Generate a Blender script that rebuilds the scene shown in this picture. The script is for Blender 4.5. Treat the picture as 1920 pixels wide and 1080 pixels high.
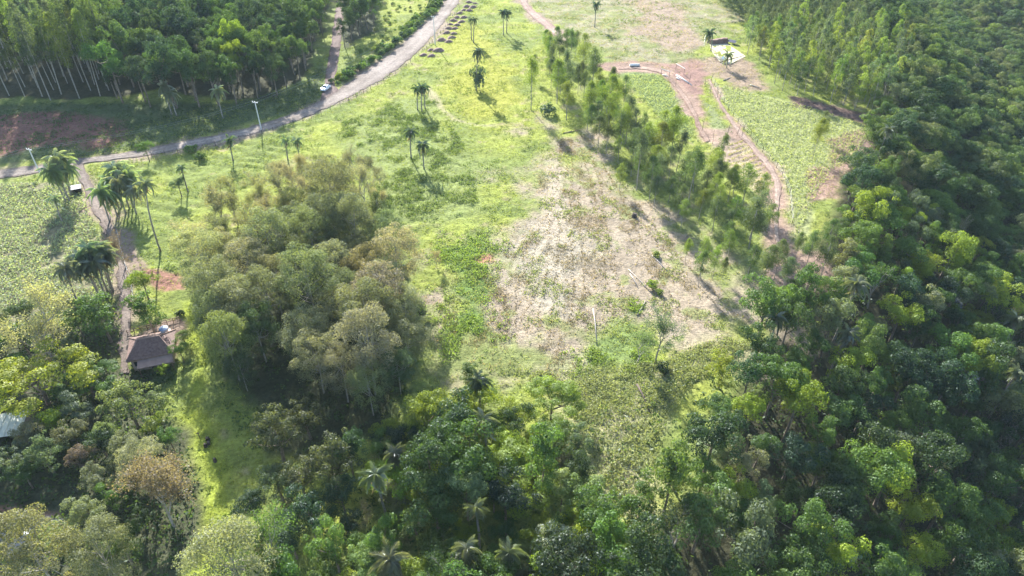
import bpy, math
import numpy as np
R_ = math.radians
for o in list(bpy.data.objects):
    bpy.data.objects.remove(o)
sc = bpy.context.scene
COL = sc.collection

# ------------------------------------------------------------------ camera, sky, sun, exposure
CAM_H, PITCH, F = 85.0, R_(37.0), 1280.0
cam_d = bpy.data.cameras.new('camera'); cam = bpy.data.objects.new('camera', cam_d); COL.objects.link(cam)
cam.location = (0, 0, CAM_H); cam.rotation_euler = (R_(90) - PITCH, 0, 0)
cam_d.sensor_width = 36; cam_d.lens = 24; cam_d.clip_start = 0.5; cam_d.clip_end = 6000
sc.camera = cam
SUN_EL, SUN_AZ = R_(27), R_(-18)            # azimuth from +Y towards +X
wd = bpy.data.worlds.new('World'); sc.world = wd; wd.use_nodes = True
nt = wd.node_tree; bg = nt.nodes['Background']
sky = nt.nodes.new('ShaderNodeTexSky'); sky.sky_type = 'NISHITA'; sky.sun_disc = False
sky.sun_elevation = SUN_EL; sky.sun_rotation = SUN_AZ
nt.links.new(sky.outputs[0], bg.inputs[0]); bg.inputs[1].default_value = 0.125
sl = bpy.data.lights.new('sun', 'SUN'); sl.energy = 5.0; sl.angle = R_(0.55); sl.color = (1, 0.972, 0.925)
so = bpy.data.objects.new('sun', sl); COL.objects.link(so)
so.rotation_euler = (R_(90) - SUN_EL, 0, math.pi - SUN_AZ)
sc.view_settings.view_transform = 'Standard'; sc.view_settings.look = 'None'
sc.view_settings.gamma = 1; sc.view_settings.use_curve_mapping = False
sc.view_settings.exposure = 2.05
HAZE = 0.00006
cy = sc.cycles
cy.max_bounces = 6; cy.diffuse_bounces = 3; cy.glossy_bounces = 1; cy.transmission_bounces = 3
cy.volume_bounces = 1; cy.transparent_max_bounces = 4; cy.caustics_reflective = False; cy.caustics_refractive = False

rng = np.random.default_rng(7)

# ------------------------------------------------------------------ noise
_tab = np.random.default_rng(3).random((256, 256))
def vnoise(x, y):
    xi = np.floor(x).astype(int); yi = np.floor(y).astype(int)
    fx = x - xi; fy = y - yi
    fx = fx*fx*(3-2*fx); fy = fy*fy*(3-2*fy)
    a = _tab[xi & 255, yi & 255]; b = _tab[(xi+1) & 255, yi & 255]
    c = _tab[xi & 255, (yi+1) & 255]; d = _tab[(xi+1) & 255, (yi+1) & 255]
    return (a*(1-fx)+b*fx)*(1-fy)+(c*(1-fx)+d*fx)*fy
def fbm(x, y, s=1.0, o=4):
    x = np.asarray(x, float)/s; y = np.asarray(y, float)/s
    v = 0; a = 0.5; t = 0
    for i in range(o):
        v = v + a*vnoise(x+17.3*i, y-9.1*i); t += a
        x = x*2.03; y = y*2.03; a *= 0.5
    return v/t
def sstep(a, b, x):
    t = np.clip((x-a)/(b-a), 0, 1); return t*t*(3-2*t)

# ------------------------------------------------------------------ plan geometry: signed distance to polygons, distance to lines
def seg_dist(P, A, B):
    d = B-A; L = max((d*d).sum(), 1e-9)
    t = np.clip(((P-A)@d)/L, 0, 1)
    q = A+t[:, None]*d
    return np.hypot(P[:, 0]-q[:, 0], P[:, 1]-q[:, 1])
def line_dist(P, L):
    D = np.full(len(P), 1e9)
    for i in range(len(L)-1):
        D = np.minimum(D, seg_dist(P, L[i], L[i+1]))
    return D
def poly_sd(P, G):                              # positive inside
    D = line_dist(P, np.vstack([G, G[:1]]))
    ins = np.zeros(len(P), bool)
    n = len(G); x, y = P[:, 0], P[:, 1]
    for i in range(n):
        x1, y1 = G[i]; x2, y2 = G[(i+1) % n]
        if y1 == y2: continue
        c = ((y1 > y) != (y2 > y)) & (x < (x2-x1)*(y-y1)/(y2-y1)+x1)
        ins ^= c
    return np.where(ins, D, -D)

# ------------------------------------------------------------------ terrain: flat upland, wooded ravine on the right
RAV = np.array([(178, 600), (160, 335), (140, 265), (116, 206), (88, 164), (78, 143), (58, 113), (49, 99), (40, 86), (33, 70), (22, 57),
                (4, 53), (-25, 50), (-30, 20), (-30, -400), (900, -400), (900, 600)], float)
RAV_EDGE = RAV[:14]
def h_exact(x, y):
    x = np.atleast_1d(np.asarray(x, float)); y = np.atleast_1d(np.asarray(y, float))
    P = np.column_stack([x.ravel(), y.ravel()])
    sd = poly_sd(P, RAV)
    D = np.where(sd > 0, line_dist(P, RAV_EDGE), 0)
    k = 0.06+0.43*sstep(12, 44, P[:, 0])
    fall = np.minimum(D, 52) + 6*(1-np.exp(-np.maximum(D-52, 0)/6.))
    soft = fall*fall/(fall+6.0)
    rise = np.maximum(D-72, 0)
    z = -k*soft*1.12 + 0.30*rise*rise/(rise+12.) * np.exp(-rise/400.)
    z += 1.6*(fbm(P[:, 0], P[:, 1], 90, 2)-0.5)
    return z.reshape(x.shape)
GX0, GY0, GS = -460.0, -60.0, 1.0
_gx, _gy = np.meshgrid(np.arange(GX0, 700, GS), np.arange(GY0, 720, GS), indexing='ij')
_HG = h_exact(_gx, _gy)
def h_base(x, y):
    x = np.atleast_1d(np.asarray(x, float)); y = np.atleast_1d(np.asarray(y, float))
    u = (x-GX0)/GS; v = (y-GY0)/GS
    ok = (u >= 0) & (v >= 0) & (u < _HG.shape[0]-1.001) & (v < _HG.shape[1]-1.001)
    i = np.clip(u.astype(int), 0, _HG.shape[0]-2); j = np.clip(v.astype(int), 0, _HG.shape[1]-2); fu = u-i; fv = v-j
    z = (_HG[i, j]*(1-fu)+_HG[i+1, j]*fu)*(1-fv)+(_HG[i, j+1]*(1-fu)+_HG[i+1, j+1]*fu)*fv
    if not ok.all(): z = np.where(ok, z, 0); z[~ok] = h_exact(x[~ok], y[~ok])
    return z
CAM = np.array([0, 0, CAM_H])
def ray(px, py):
    u = (px-960)/F; v = (540-py)/F
    return np.array([u, math.cos(PITCH)+v*math.sin(PITCH), -math.sin(PITCH)+v*math.cos(PITCH)])
def at_many(pts, hc=0.0):
    """ground points below the spot at height hc that a view direction meets"""
    pts = np.asarray(pts, float)
    D = np.array([ray(a, b) for a, b in pts])
    ts = np.concatenate([np.arange(15, 200, 3.), np.arange(200, 640, 6.)])
    Q = CAM+D[:, None, :]*ts[None, :, None]
    below = Q[:, :, 2] <= h_base(Q[:, :, 0], Q[:, :, 1])+hc
    k = np.where(below.any(1), below.argmax(1), len(ts)-1); k = np.maximum(k, 1)
    lo, hi = ts[k-1], ts[k]
    for _ in range(12):
        m = (lo+hi)/2; P = CAM+D*m[:, None]
        b = P[:, 2] <= h_base(P[:, 0], P[:, 1])+hc
        hi = np.where(b, m, hi); lo = np.where(b, lo, m)
    P = CAM+D*hi[:, None]
    return P[:, :2], hi
def at(px, py, hc=0.0):
    P, t = at_many([(px, py)], hc)
    return float(P[0, 0]), float(P[0, 1]), float(t[0])
def hz(x, y): return float(h_base(x, y)[0])
def PX(s, hc=0.0):
    v = [float(q) for q in s.replace(';', ',').split(',')]
    return at_many(list(zip(v[0::2], v[1::2])), hc)[0]

# ------------------------------------------------------------------ object helpers
def prop(o, label=None, cat=None, group=None, kind=None):
    if label: o['label'] = label
    if cat: o['category'] = cat
    if group: o['group'] = group
    if kind: o['kind'] = kind
    return o
def link(name, data, loc=(0, 0, 0), rz=0, parent=None, scale=None, color=None):
    o = bpy.data.objects.new(name, data); COL.objects.link(o)
    o.location = loc; o.rotation_euler = (0, 0, rz)
    if scale is not None: o.scale = (scale,)*3 if np.isscalar(scale) else scale
    if parent: o.parent = parent
    if color is not None: o.color = (*color, 1)
    return o
def mesh_np(name, V, Fq, mats, tint=None, smooth=False, mi=None, colr=None):
    V = np.asarray(V, np.float32); Fq = np.asarray(Fq, np.int32)
    me = bpy.data.meshes.new(name); k = Fq.shape[1]; n = len(Fq)
    me.vertices.add(len(V)); me.vertices.foreach_set('co', V.ravel())
    me.loops.add(n*k); me.loops.foreach_set('vertex_index', Fq.ravel())
    me.polygons.add(n); me.polygons.foreach_set('loop_start', np.arange(0, n*k, k, dtype=np.int32))
    for m in (mats if isinstance(mats, (list, tuple)) else [mats]): me.materials.append(m)
    if mi is not None: me.polygons.foreach_set('material_index', np.asarray(mi, np.int32))
    if smooth: me.polygons.foreach_set('use_smooth', np.ones(n, bool))
    me.update(calc_edges=True)
    if tint is not None:
        a = me.attributes.new('tint', 'FLOAT', 'FACE'); a.data.foreach_set('value', np.asarray(tint, np.float32))
    if colr is not None:
        a = me.attributes.new('soil', 'FLOAT_COLOR', 'POINT')
        a.data.foreach_set('color', np.column_stack([colr, np.ones(len(colr))]).astype(np.float32).ravel())
    return me
class MB:                                       # quads / triangles gathered into one mesh
    def __init__(s): s.v = []; s.f = []
    def add(s, V, Fs):
        b = len(s.v); s.v += [tuple(map(float, p)) for p in V]; s.f += [tuple(i+b for i in f) for f in Fs]; return s
    def box(s, c, d, rz=0, taper=1.0):
        x, y, z = d[0]/2, d[1]/2, d[2]/2; ca, sa = math.cos(rz), math.sin(rz); V = []
        for k, t in ((-z, 1), (z, taper)):
            for a, b in ((-x, -y), (x, -y), (x, y), (-x, y)):
                a *= t; b *= t; V.append((c[0]+a*ca-b*sa, c[1]+a*sa+b*ca, c[2]+k))
        return s.add(V, [(3, 2, 1, 0), (4, 5, 6, 7), (0, 1, 5, 4), (1, 2, 6, 5), (2, 3, 7, 6), (3, 0, 4, 7)])
    def tube(s, P, r, n=6, cap=True):
        P = [np.array(p, float) for p in P]; V = []
        r = [r]*len(P) if np.isscalar(r) else r
        for i, p in enumerate(P):
            d = P[min(i+1, len(P)-1)]-P[max(i-1, 0)]; d /= np.linalg.norm(d)+1e-9
            u = np.cross(d, (0.31, 0.17, 0.93) if abs(d[2]) < 0.8 else (1, 0.2, 0)); u /= np.linalg.norm(u); w = np.cross(d, u)
            for k in range(n):
                a = 2*math.pi*k/n; V.append(p+r[i]*(math.cos(a)*u+math.sin(a)*w))
        Fs = [(i*n+k, i*n+(k+1) % n, (i+1)*n+(k+1) % n, (i+1)*n+k) for i in range(len(P)-1) for k in range(n)]
        if cap: Fs += [tuple(range(n))[::-1], tuple((len(P)-1)*n+k for k in range(n))]
        return s.add(V, Fs)
    def mesh(s, name, m, smooth=False):
        me = bpy.data.meshes.new(name); me.from_pydata(s.v, [], s.f); me.materials.append(m)
        if smooth: me.polygons.foreach_set('use_smooth', [True]*len(me.polygons))
        return me

# ------------------------------------------------------------------ materials
def nodes(name):
    m = bpy.data.materials.new(name); m.use_nodes = True; t = m.node_tree; t.nodes.clear()
    out = t.nodes.new('ShaderNodeOutputMaterial'); return m, t, out
def N(t, kind, **kw):
    n = t.nodes.new(kind)
    for k, v in kw.items():
        if k.startswith('i_'):
            key = k[2:]; n.inputs[int(key) if key.isdigit() else key].default_value = v
        else: setattr(n, k, v)
    return n
def mixmul(t, a, b, fac=1.0, mode='MULTIPLY'):
    n = N(t, 'ShaderNodeMix', data_type='RGBA', blend_type=mode); n.inputs[0].default_value = fac
    t.links.new(a, n.inputs[6]); t.links.new(b, n.inputs[7]); return n.outputs[2]
def foliage(name, trans=0.42, rand=None, colour=None, gloss=0.016, gr=0.5):
    """leaf material: object colour, varied leaf by leaf, lit through from behind"""
    m, t, out = nodes(name); L = t.links.new
    oi = N(t, 'ShaderNodeObjectInfo'); at_ = N(t, 'ShaderNodeAttribute', attribute_name='tint')
    if rand:
        rp = N(t, 'ShaderNodeValToRGB'); rp.color_ramp.interpolation = 'LINEAR'
        e = rp.color_ramp.elements
        e[0].position = 0; e[0].color = (*rand[0], 1); e[1].position = 1; e[1].color = (*rand[-1], 1)
        for i in range(1, len(rand)-1):
            q = e.new(i/(len(rand)-1)); q.color = (*rand[i], 1)
        L(oi.outputs['Random'], rp.inputs[0]); base = rp.outputs[0]
    elif colour:
        c = N(t, 'ShaderNodeRGB'); c.outputs[0].default_value = (*colour, 1); base = c.outputs[0]
    else: base = oi.outputs['Color']
    tr = N(t, 'ShaderNodeValToRGB'); e = tr.color_ramp.elements
    e[0].color = (0.66, 0.70, 0.74, 1); e[1].color = (1.30, 1.24, 0.95, 1); q = e.new(0.5); q.color = (0.98, 1.0, 1.0, 1)
    L(at_.outputs['Fac'], tr.inputs[0])
    c = mixmul(t, base, tr.outputs[0])
    d = N(t, 'ShaderNodeBsdfDiffuse'); L(c, d.inputs[0])
    w = N(t, 'ShaderNodeRGB'); w.outputs[0].default_value = (1.26, 1.26, 0.58, 1)
    c2 = mixmul(t, c, w.outputs[0]); tl = N(t, 'ShaderNodeBsdfTranslucent'); L(c2, tl.inputs[0])
    g = N(t, 'ShaderNodeBsdfGlossy', i_Roughness=gr); g.inputs[0].default_value = (0.8, 0.85, 0.9, 1)
    m1 = N(t, 'ShaderNodeMixShader'); m1.inputs[0].default_value = trans; L(d.outputs[0], m1.inputs[1]); L(tl.outputs[0], m1.inputs[2])
    m2 = N(t, 'ShaderNodeMixShader'); m2.inputs[0].default_value = gloss; L(m1.outputs[0], m2.inputs[1]); L(g.outputs[0], m2.inputs[2])
    L(m2.outputs[0], out.inputs[0]); return m
def rough(name, c1, c2, scale=2.0, bump=0.3, spec=0.2, ro=0.85, detail=6, bscale=None, obj=True):
    m, t, out = nodes(name); L = t.links.new
    b = N(t, 'ShaderNodeBsdfPrincipled', i_Roughness=ro); b.inputs['Specular IOR Level'].default_value = spec
    co = N(t, 'ShaderNodeTexCoord'); n = N(t, 'ShaderNodeTexNoise', i_Scale=scale, i_Detail=detail)
    L(co.outputs['Object'], n.inputs['Vector'])
    r = N(t, 'ShaderNodeValToRGB'); e = r.color_ramp.elements; e[0].position = 0.32; e[1].position = 0.68
    e[0].color = (*c1, 1); e[1].color = (*c2, 1); L(n.outputs['Fac'], r.inputs[0]); L(r.outputs[0], b.inputs['Base Color'])
    if bump:
        n2 = N(t, 'ShaderNodeTexNoise', i_Scale=bscale or scale*4, i_Detail=5); L(co.outputs['Object'], n2.inputs['Vector'])
        bp = N(t, 'ShaderNodeBump', i_Strength=bump, i_Distance=0.1); L(n2.outputs['Fac'], bp.inputs['Height']); L(bp.outputs[0], b.inputs['Normal'])
    L(b.outputs[0], out.inputs[0]); return m
M_LEAF = foliage('leaves', 0.48)
M_FROND = foliage('palm_leaves', 0.5, gloss=0.08, gr=0.45)
M_FOREST = foliage('forest_leaves', rand=[(0.036, 0.062, 0.022), (0.075, 0.13, 0.03), (0.04, 0.075, 0.035), (0.15, 0.205, 0.035), (0.06, 0.1, 0.03), (0.13, 0.15, 0.06), (0.09, 0.15, 0.034)])
M_STAND = foliage('stand_leaves', rand=[(0.07, 0.10, 0.05), (0.085, 0.115, 0.055), (0.10, 0.12, 0.06), (0.075, 0.11, 0.05)])
M_BARK = rough('bark', (0.10, 0.075, 0.055), (0.22, 0.18, 0.14), 3, 0.5)
M_PALE = rough('pale_bark', (0.20, 0.18, 0.15), (0.34, 0.31, 0.265), 1.5, 0.3)
M_PALM = rough('palm_bark', (0.17, 0.15, 0.125), (0.30, 0.27, 0.23), 4, 0.5)
M_DEAD = rough('dead_wood', (0.22, 0.19, 0.17), (0.38, 0.34, 0.30), 3, 0.4)
M_DARKW = rough('dark_wood', (0.045, 0.035, 0.03), (0.09, 0.07, 0.055), 3, 0.4)

def ground_mat():
    m, t, out = nodes('ground'); L = t.links.new
    b = N(t, 'ShaderNodeBsdfPrincipled', i_Roughness=0.95); b.inputs['Specular IOR Level'].default_value = 0.05
    a = N(t, 'ShaderNodeAttribute', attribute_name='soil'); co = N(t, 'ShaderNodeTexCoord')
    c = a.outputs['Color']
    for s, lo, hi, det in ((0.22, 0.86, 1.14, 4), (1.3, 0.74, 1.22, 5), (6.0, 0.84, 1.16, 3)):
        n = N(t, 'ShaderNodeTexNoise', i_Scale=s, i_Detail=det); L(co.outputs['Object'], n.inputs['Vector'])
        r = N(t, 'ShaderNodeMapRange'); r.inputs[1].default_value = 0.3; r.inputs[2].default_value = 0.7; r.inputs[3].default_value = lo; r.inputs[4].default_value = hi
        L(n.outputs['Fac'], r.inputs[0]); c = mixmul(t, c, r.outputs[0])
    L(c, b.inputs['Base Color'])
    n = N(t, 'ShaderNodeTexNoise', i_Scale=2.2, i_Detail=7, i_Roughness=0.65); L(co.outputs['Object'], n.inputs['Vector'])
    bp = N(t, 'ShaderNodeBump', i_Strength=0.8, i_Distance=0.35); L(n.outputs['Fac'], bp.inputs['Height']); L(bp.outputs[0], b.inputs['Normal'])
    L(b.outputs[0], out.inputs[0]); return m
M_GROUND = ground_mat()

# ------------------------------------------------------------------ roads in plan
def edges(left, right, shrink=0.0):                          # both edges as points, resampled to equal counts
    def rs(L, n):
        d = np.r_[0, np.cumsum(np.hypot(*np.diff(L, axis=0).T))]; q = np.linspace(0, d[-1], n)
        return np.column_stack([np.interp(q, d, L[:, 0]), np.interp(q, d, L[:, 1])])
    L = PX(left); Rr = PX(right)
    n = max(8, int(np.hypot(*np.diff(L, axis=0).T).sum()/1.0)); L, Rr = rs(L, n), rs(Rr, n)
    def sm(A):
        for _ in range(12):
            B = A.copy(); B[1:-1] = (A[:-2]+2*A[1:-1]+A[2:])/4; A = B
        return A
    L, Rr = sm(L), sm(Rr); return L+(Rr-L)*shrink, Rr-(Rr-L)*shrink
ROADS = {
 'dirt_road': edges('-70,324,0,318,73,311,133,299,260,283,290,275,433,249,493,231,547,215,600,191,636,168,657,152,707,120,750,87,790,50,817,28,838,0,852,-30',
                    '-70,342,0,335,73,324,133,311,290,289,433,261,493,246,580,219,645,186,707,154,753,124,790,91,827,48,860,3,880,-30'),
 'farm_driveway': edges('131,309,150,345,170,390,186,420,205,450,217,480,220,520,222,560,226,610,222,660,224,700',
                        '163,308,172,345,198,390,214,420,230,450,231,480,243,520,246,560,252,610,242,660,244,700', .12),
 'shaded_lane': edges('600,190,608,165,611,135,620,90,628,30,634,-20', '636,170,626,160,631,135,638,90,643,30,648,-20'),
 'garden_track': edges('1158,123,1200,121,1243,126,1268,150,1298,188,1312,220,1324,246,1336,262', '1158,131,1200,131,1240,138,1258,160,1282,193,1298,222,1308,248,1318,268', .2),
 'garden_path': edges('1332,148,1352,190,1384,236,1404,256,1428,282,1450,306,1466,335,1466,368,1462,410,1462,440,1470,470', '1327,149,1344,192,1374,240,1392,264,1410,288,1434,314,1448,345,1448,375,1446,415,1448,445,1458,475', .2),
 'field_track': edges('966,-14,985,20,1010,42,1036,64,1062,80', '978,-14,996,14,1022,36,1046,54,1070,70'),
}
def road_mid(k): return (ROADS[k][0]+ROADS[k][1])/2
ROADPOLY = {k: np.vstack([a, b[::-1]]) for k, (a, b) in ROADS.items()}

# ------------------------------------------------------------------ ground zones (albedo and plant cover)
GR, LIME, DRY, PALE = (0.135, 0.165, 0.045), (0.19, 0.215, 0.045), (0.250, 0.204, 0.146), (0.285, 0.24, 0.178)
ZONES = [  # name, polygon, colour, feather, edge noise
 ('shade_meadow', PX('-200,200,220,190,430,195,560,160,610,120,600,200,480,232,300,272,120,300,-200,325'), (0.085, 0.105, 0.045), 4, 4),  # meadow green painted darker, the tall trees' shade put into the colour
 ('red_field', PX('-60,215,60,208,150,212,215,225,240,255,200,272,100,280,-60,300'), (0.16, 0.085, 0.065), 5, 6),
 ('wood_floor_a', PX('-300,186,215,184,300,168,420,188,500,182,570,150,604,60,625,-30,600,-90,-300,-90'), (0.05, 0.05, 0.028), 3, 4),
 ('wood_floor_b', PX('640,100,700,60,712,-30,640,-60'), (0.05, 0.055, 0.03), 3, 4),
 ('upper_right', PX('950,-40,1330,-40,1400,60,1310,80,1330,130,1240,125,1150,118,1080,75,1000,30'), (0.20, 0.185, 0.115), 6, 10),
 ('upper_right_brown', PX('1180,-10,1290,10,1300,90,1250,100,1200,70'), (0.22, 0.17, 0.125), 8, 10),
 ('yellow', PX('840,30,900,60,960,110,960,210,900,240,830,200,850,110'), (0.215, 0.22, 0.04), 10, 10),
 ('rough_left', PX('640,230,740,190,820,190,880,290,900,400,760,420,700,360,650,300'), (0.155, 0.185, 0.06), 12, 10),
 ('dry_field', PX('1050,240,1090,250,1150,300,1200,360,1290,440,1400,520,1450,600,1400,660,1250,690,1190,650,1130,700,1060,715,950,705,860,680,800,640,790,560,810,500,890,480,970,470,1010,400,1010,330'), DRY, 16, 20),
 ('bright_patch', PX('1020,430,1090,430,1110,500,1060,590,980,560,990,480'), (0.262, 0.23, 0.172), 12, 12),
 ('bright_strip', PX('1035,300,1062,300,1050,420,1030,450,1018,420'), PALE, 4, 4),
 ('green_tongue', PX('830,470,900,450,925,560,910,630,860,640,845,560'), (0.10, 0.15, 0.04), 3, 5),
 ('green_bank', PX('1090,630,1190,590,1240,640,1220,700,1110,690'), (0.12, 0.16, 0.05), 4, 6),
 ('green_bank_low', PX('820,630,1000,650,1060,690,960,700,840,690'), (0.14, 0.16, 0.055), 5, 7),
 ('foot_trail', PX('800,160,806,163,822,186,836,206,856,222,890,231,930,234,930,239,888,236,850,227,828,210,814,188'), (0.235, 0.215, 0.115), 1.6, 1.6),
 ('scar', PX('1100,122,1165,116,1240,118,1300,110,1345,128,1330,150,1312,178,1340,240,1316,250,1290,205,1262,165,1240,142,1160,136'), (0.215, 0.14, 0.11), 4, 5),
 ('red_spot', PX('888,480,920,476,925,490,895,495'), (0.30, 0.15, 0.10), 1.5, 1.5),
 ('weedy_slope', PX('1000,700,1120,690,1240,680,1330,640,1420,640,1300,720,1250,790,1220,900,1170,960,1130,900,1090,800'), (0.245, 0.225, 0.135), 9, 6),
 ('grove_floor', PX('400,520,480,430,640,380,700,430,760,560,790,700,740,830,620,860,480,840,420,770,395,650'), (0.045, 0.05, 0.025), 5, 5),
 ('grass_lane', PX('330,560,385,560,400,680,390,760,430,880,460,1000,440,1090,360,1090,370,900,330,790,360,690'), (0.19, 0.225, 0.035), 3, 3),
 ('left_low', PX('-200,620,150,600,220,560,260,650,330,700,320,800,370,880,360,1000,300,1100,-200,1100'), (0.06, 0.065, 0.035), 4, 5),
 ('yard', PX('225,640,245,690,330,690,345,600,300,600,240,625'), (0.17, 0.125, 0.095), 2, 2),
 ('red_bank', PX('-80,955,60,950,110,958,120,985,0,1000,-80,1010'), (0.30, 0.18, 0.12), 2, 2),
 ('grey_court', PX('-90,992,20,978,90,968,120,975,60,1000,20,1040,-90,1040'), (0.30, 0.28, 0.27), 1.0, 1),
 ('red_cut', PX('265,505,330,515,350,545,310,545,262,520'), (0.20, 0.11, 0.08), 1.5, 2),
 ('scrub_verge', PX('205,430,240,440,262,500,240,505,212,460'), (0.19, 0.14, 0.11), 2, 2),
 ('crop_ground', PX('-120,350,60,342,150,340,170,400,216,500,210,560,140,590,60,600,-120,640'), (0.16, 0.15, 0.085), 2, 2),
 ('garden_green', PX('1165,134,1238,138,1262,165,1292,200,1305,250,1300,270,1200,190,1170,150'), (0.13, 0.17, 0.06), 2, 2),
 ('garden_strip', PX('1318,190,1338,195,1372,240,1372,250,1330,240'), (0.16, 0.18, 0.08), 2, 2),
 ('pen_soil', PX('1235,125,1300,118,1330,140,1325,180,1300,178,1262,155'), (0.20, 0.125, 0.10), 2.5, 3),
 ('row_garden', PX('1366,268,1395,258,1440,300,1450,345,1432,365,1380,335,1360,300'), (0.30, 0.25, 0.15), 2, 2),
 ('bean_field', PX('1312,148,1385,166,1440,182,1520,200,1600,228,1640,240,1600,300,1560,320,1530,370,1500,450,1476,450,1470,340,1440,290,1390,228,1340,180'), (0.21, 0.225, 0.10), 2, 3),
 ('clearing', PX('1380,95,1440,130,1440,170,1370,165,1330,145,1330,110'), (0.21, 0.16, 0.115), 5, 6),
 ('dark_strip', PX('1480,180,1560,196,1640,216,1630,238,1560,215,1490,198'), (0.12, 0.08, 0.065), 2, 3),  # dark brown strip along the lower edge of the eucalyptus stand
 ('brown_corner', PX('1565,265,1625,235,1640,270,1600,320,1560,370,1510,390,1520,330,1560,310'), (0.22, 0.15, 0.115), 3, 4),
 ('brown_end', PX('1440,470,1540,480,1560,530,1490,550,1440,510'), (0.24, 0.17, 0.13), 3, 4),
]
ZONES.append(('bare_garden', PX('1312,238,1340,244,1392,258,1410,285,1384,300,1350,300,1330,280'), (0.24, 0.185, 0.135), 3, 4))
for _k in ('garden_track', 'garden_path', 'farm_driveway', 'dirt_road', 'field_track'): ZONES.append((_k+'_verge', ROADPOLY[_k], (0.235, 0.165, 0.125) if 'garden' in _k else (0.21, 0.165, 0.12), 4.0, 4.5))
def zone_w(P, z):
    name, G, c, fe, nz = z
    lo, hi = G.min(0)-fe-nz, G.max(0)+fe+nz
    m = (P[:, 0] > lo[0]) & (P[:, 0] < hi[0]) & (P[:, 1] > lo[1]) & (P[:, 1] < hi[1])
    w = np.zeros(len(P))
    if m.any():
        Q = P[m]; sd = poly_sd(Q, G)+((2.2 if 'garden' in name else 1.2) if name.endswith('_verge') else 0)+nz*(fbm(Q[:, 0], Q[:, 1], 9, 4)-0.5)*2.2
        w[m] = sstep(-fe/2, fe/2, sd)
    return w
G_DRY = next(z for z in ZONES if z[0] == 'dry_field')[1]
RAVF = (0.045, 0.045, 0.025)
def ground_colour(P):
    n1 = fbm(P[:, 0], P[:, 1], 14, 4)[:, None]; n2 = fbm(P[:, 0]+50, P[:, 1], 3.2, 3)[:, None]
    c = np.array(GR)*(1-sstep(0.40, 0.62, n1))+np.array(LIME)*sstep(0.40, 0.62, n1)
    d = sstep(0.60, 0.80, n2*0.7+n1*0.3)
    c = c*(1-d)+np.array((0.22, 0.19, 0.10))*d
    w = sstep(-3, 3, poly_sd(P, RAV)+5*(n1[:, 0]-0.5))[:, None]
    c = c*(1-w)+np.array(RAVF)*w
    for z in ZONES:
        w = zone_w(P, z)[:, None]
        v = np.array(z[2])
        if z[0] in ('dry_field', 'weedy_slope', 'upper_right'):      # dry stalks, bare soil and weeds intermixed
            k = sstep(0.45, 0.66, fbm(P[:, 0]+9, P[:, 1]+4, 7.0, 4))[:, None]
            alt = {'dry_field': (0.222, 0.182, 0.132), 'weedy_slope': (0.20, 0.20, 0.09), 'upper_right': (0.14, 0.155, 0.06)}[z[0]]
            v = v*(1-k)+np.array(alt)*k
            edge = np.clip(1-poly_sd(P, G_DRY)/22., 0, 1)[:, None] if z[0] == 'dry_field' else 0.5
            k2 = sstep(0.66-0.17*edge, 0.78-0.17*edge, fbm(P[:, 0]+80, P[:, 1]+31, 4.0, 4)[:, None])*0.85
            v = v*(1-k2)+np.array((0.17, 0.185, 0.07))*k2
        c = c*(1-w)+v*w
    return c
def road_mask(P):
    m = np.full(len(P), -99.0)
    for k, G in ROADPOLY.items():
        lo, hi = G.min(0)-6, G.max(0)+6
        b = (P[:, 0] > lo[0]) & (P[:, 0] < hi[0]) & (P[:, 1] > lo[1]) & (P[:, 1] < hi[1])
        if b.any(): m[b] = np.maximum(m[b], poly_sd(P[b], G))
    return m                                     # > 0 on a road
def relief(P):
    x, y = P[:, 0], P[:, 1]
    dryw = zone_w(P, ZONE['dry_field'])
    r = (1-0.65*dryw)*(0.55*(fbm(x*0.93+y*0.37, y*0.93-x*0.37, 3.0, 4)-0.5)+0.30*(fbm(x, y, 0.9, 2)-0.5))
    terr = 0.34*(fbm(x, y, 9, 2)**1.5)*np.sin((y*0.92+x*0.35+11*fbm(x, y, 16, 3))*2*math.pi/4.6)
    w = zone_w(P, ('t', PX_TERR, None, 10, 4))
    r = r+terr*w
    ruts = zone_w(P, ZONE['dry_field'])
    ang = 0.25*np.sin(y/30.)
    u = x*math.cos(0.3)-y*math.sin(0.3)*0.6+8*fbm(x, y, 40, 2)
    r = r+ruts*(0.20*(fbm(u*1.0, (x*0.6+y)*0.10, 1.5, 2)-0.5)+0.14*(fbm(x*.8+y*.6, y*.8-x*.6, 0.7, 3)-0.5)+0.15*(fbm(x, y, 6.5, 3)-0.5))
    fade = 1-sstep(-2.0, 0.0, road_mask(P))
    return r*fade-0.10*(1-fade)
ZONE = {z[0]: z for z in ZONES}
PX_TERR = PX('240,330,300,300,420,275,560,250,600,300,480,360,380,420,340,520,240,470')

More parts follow.
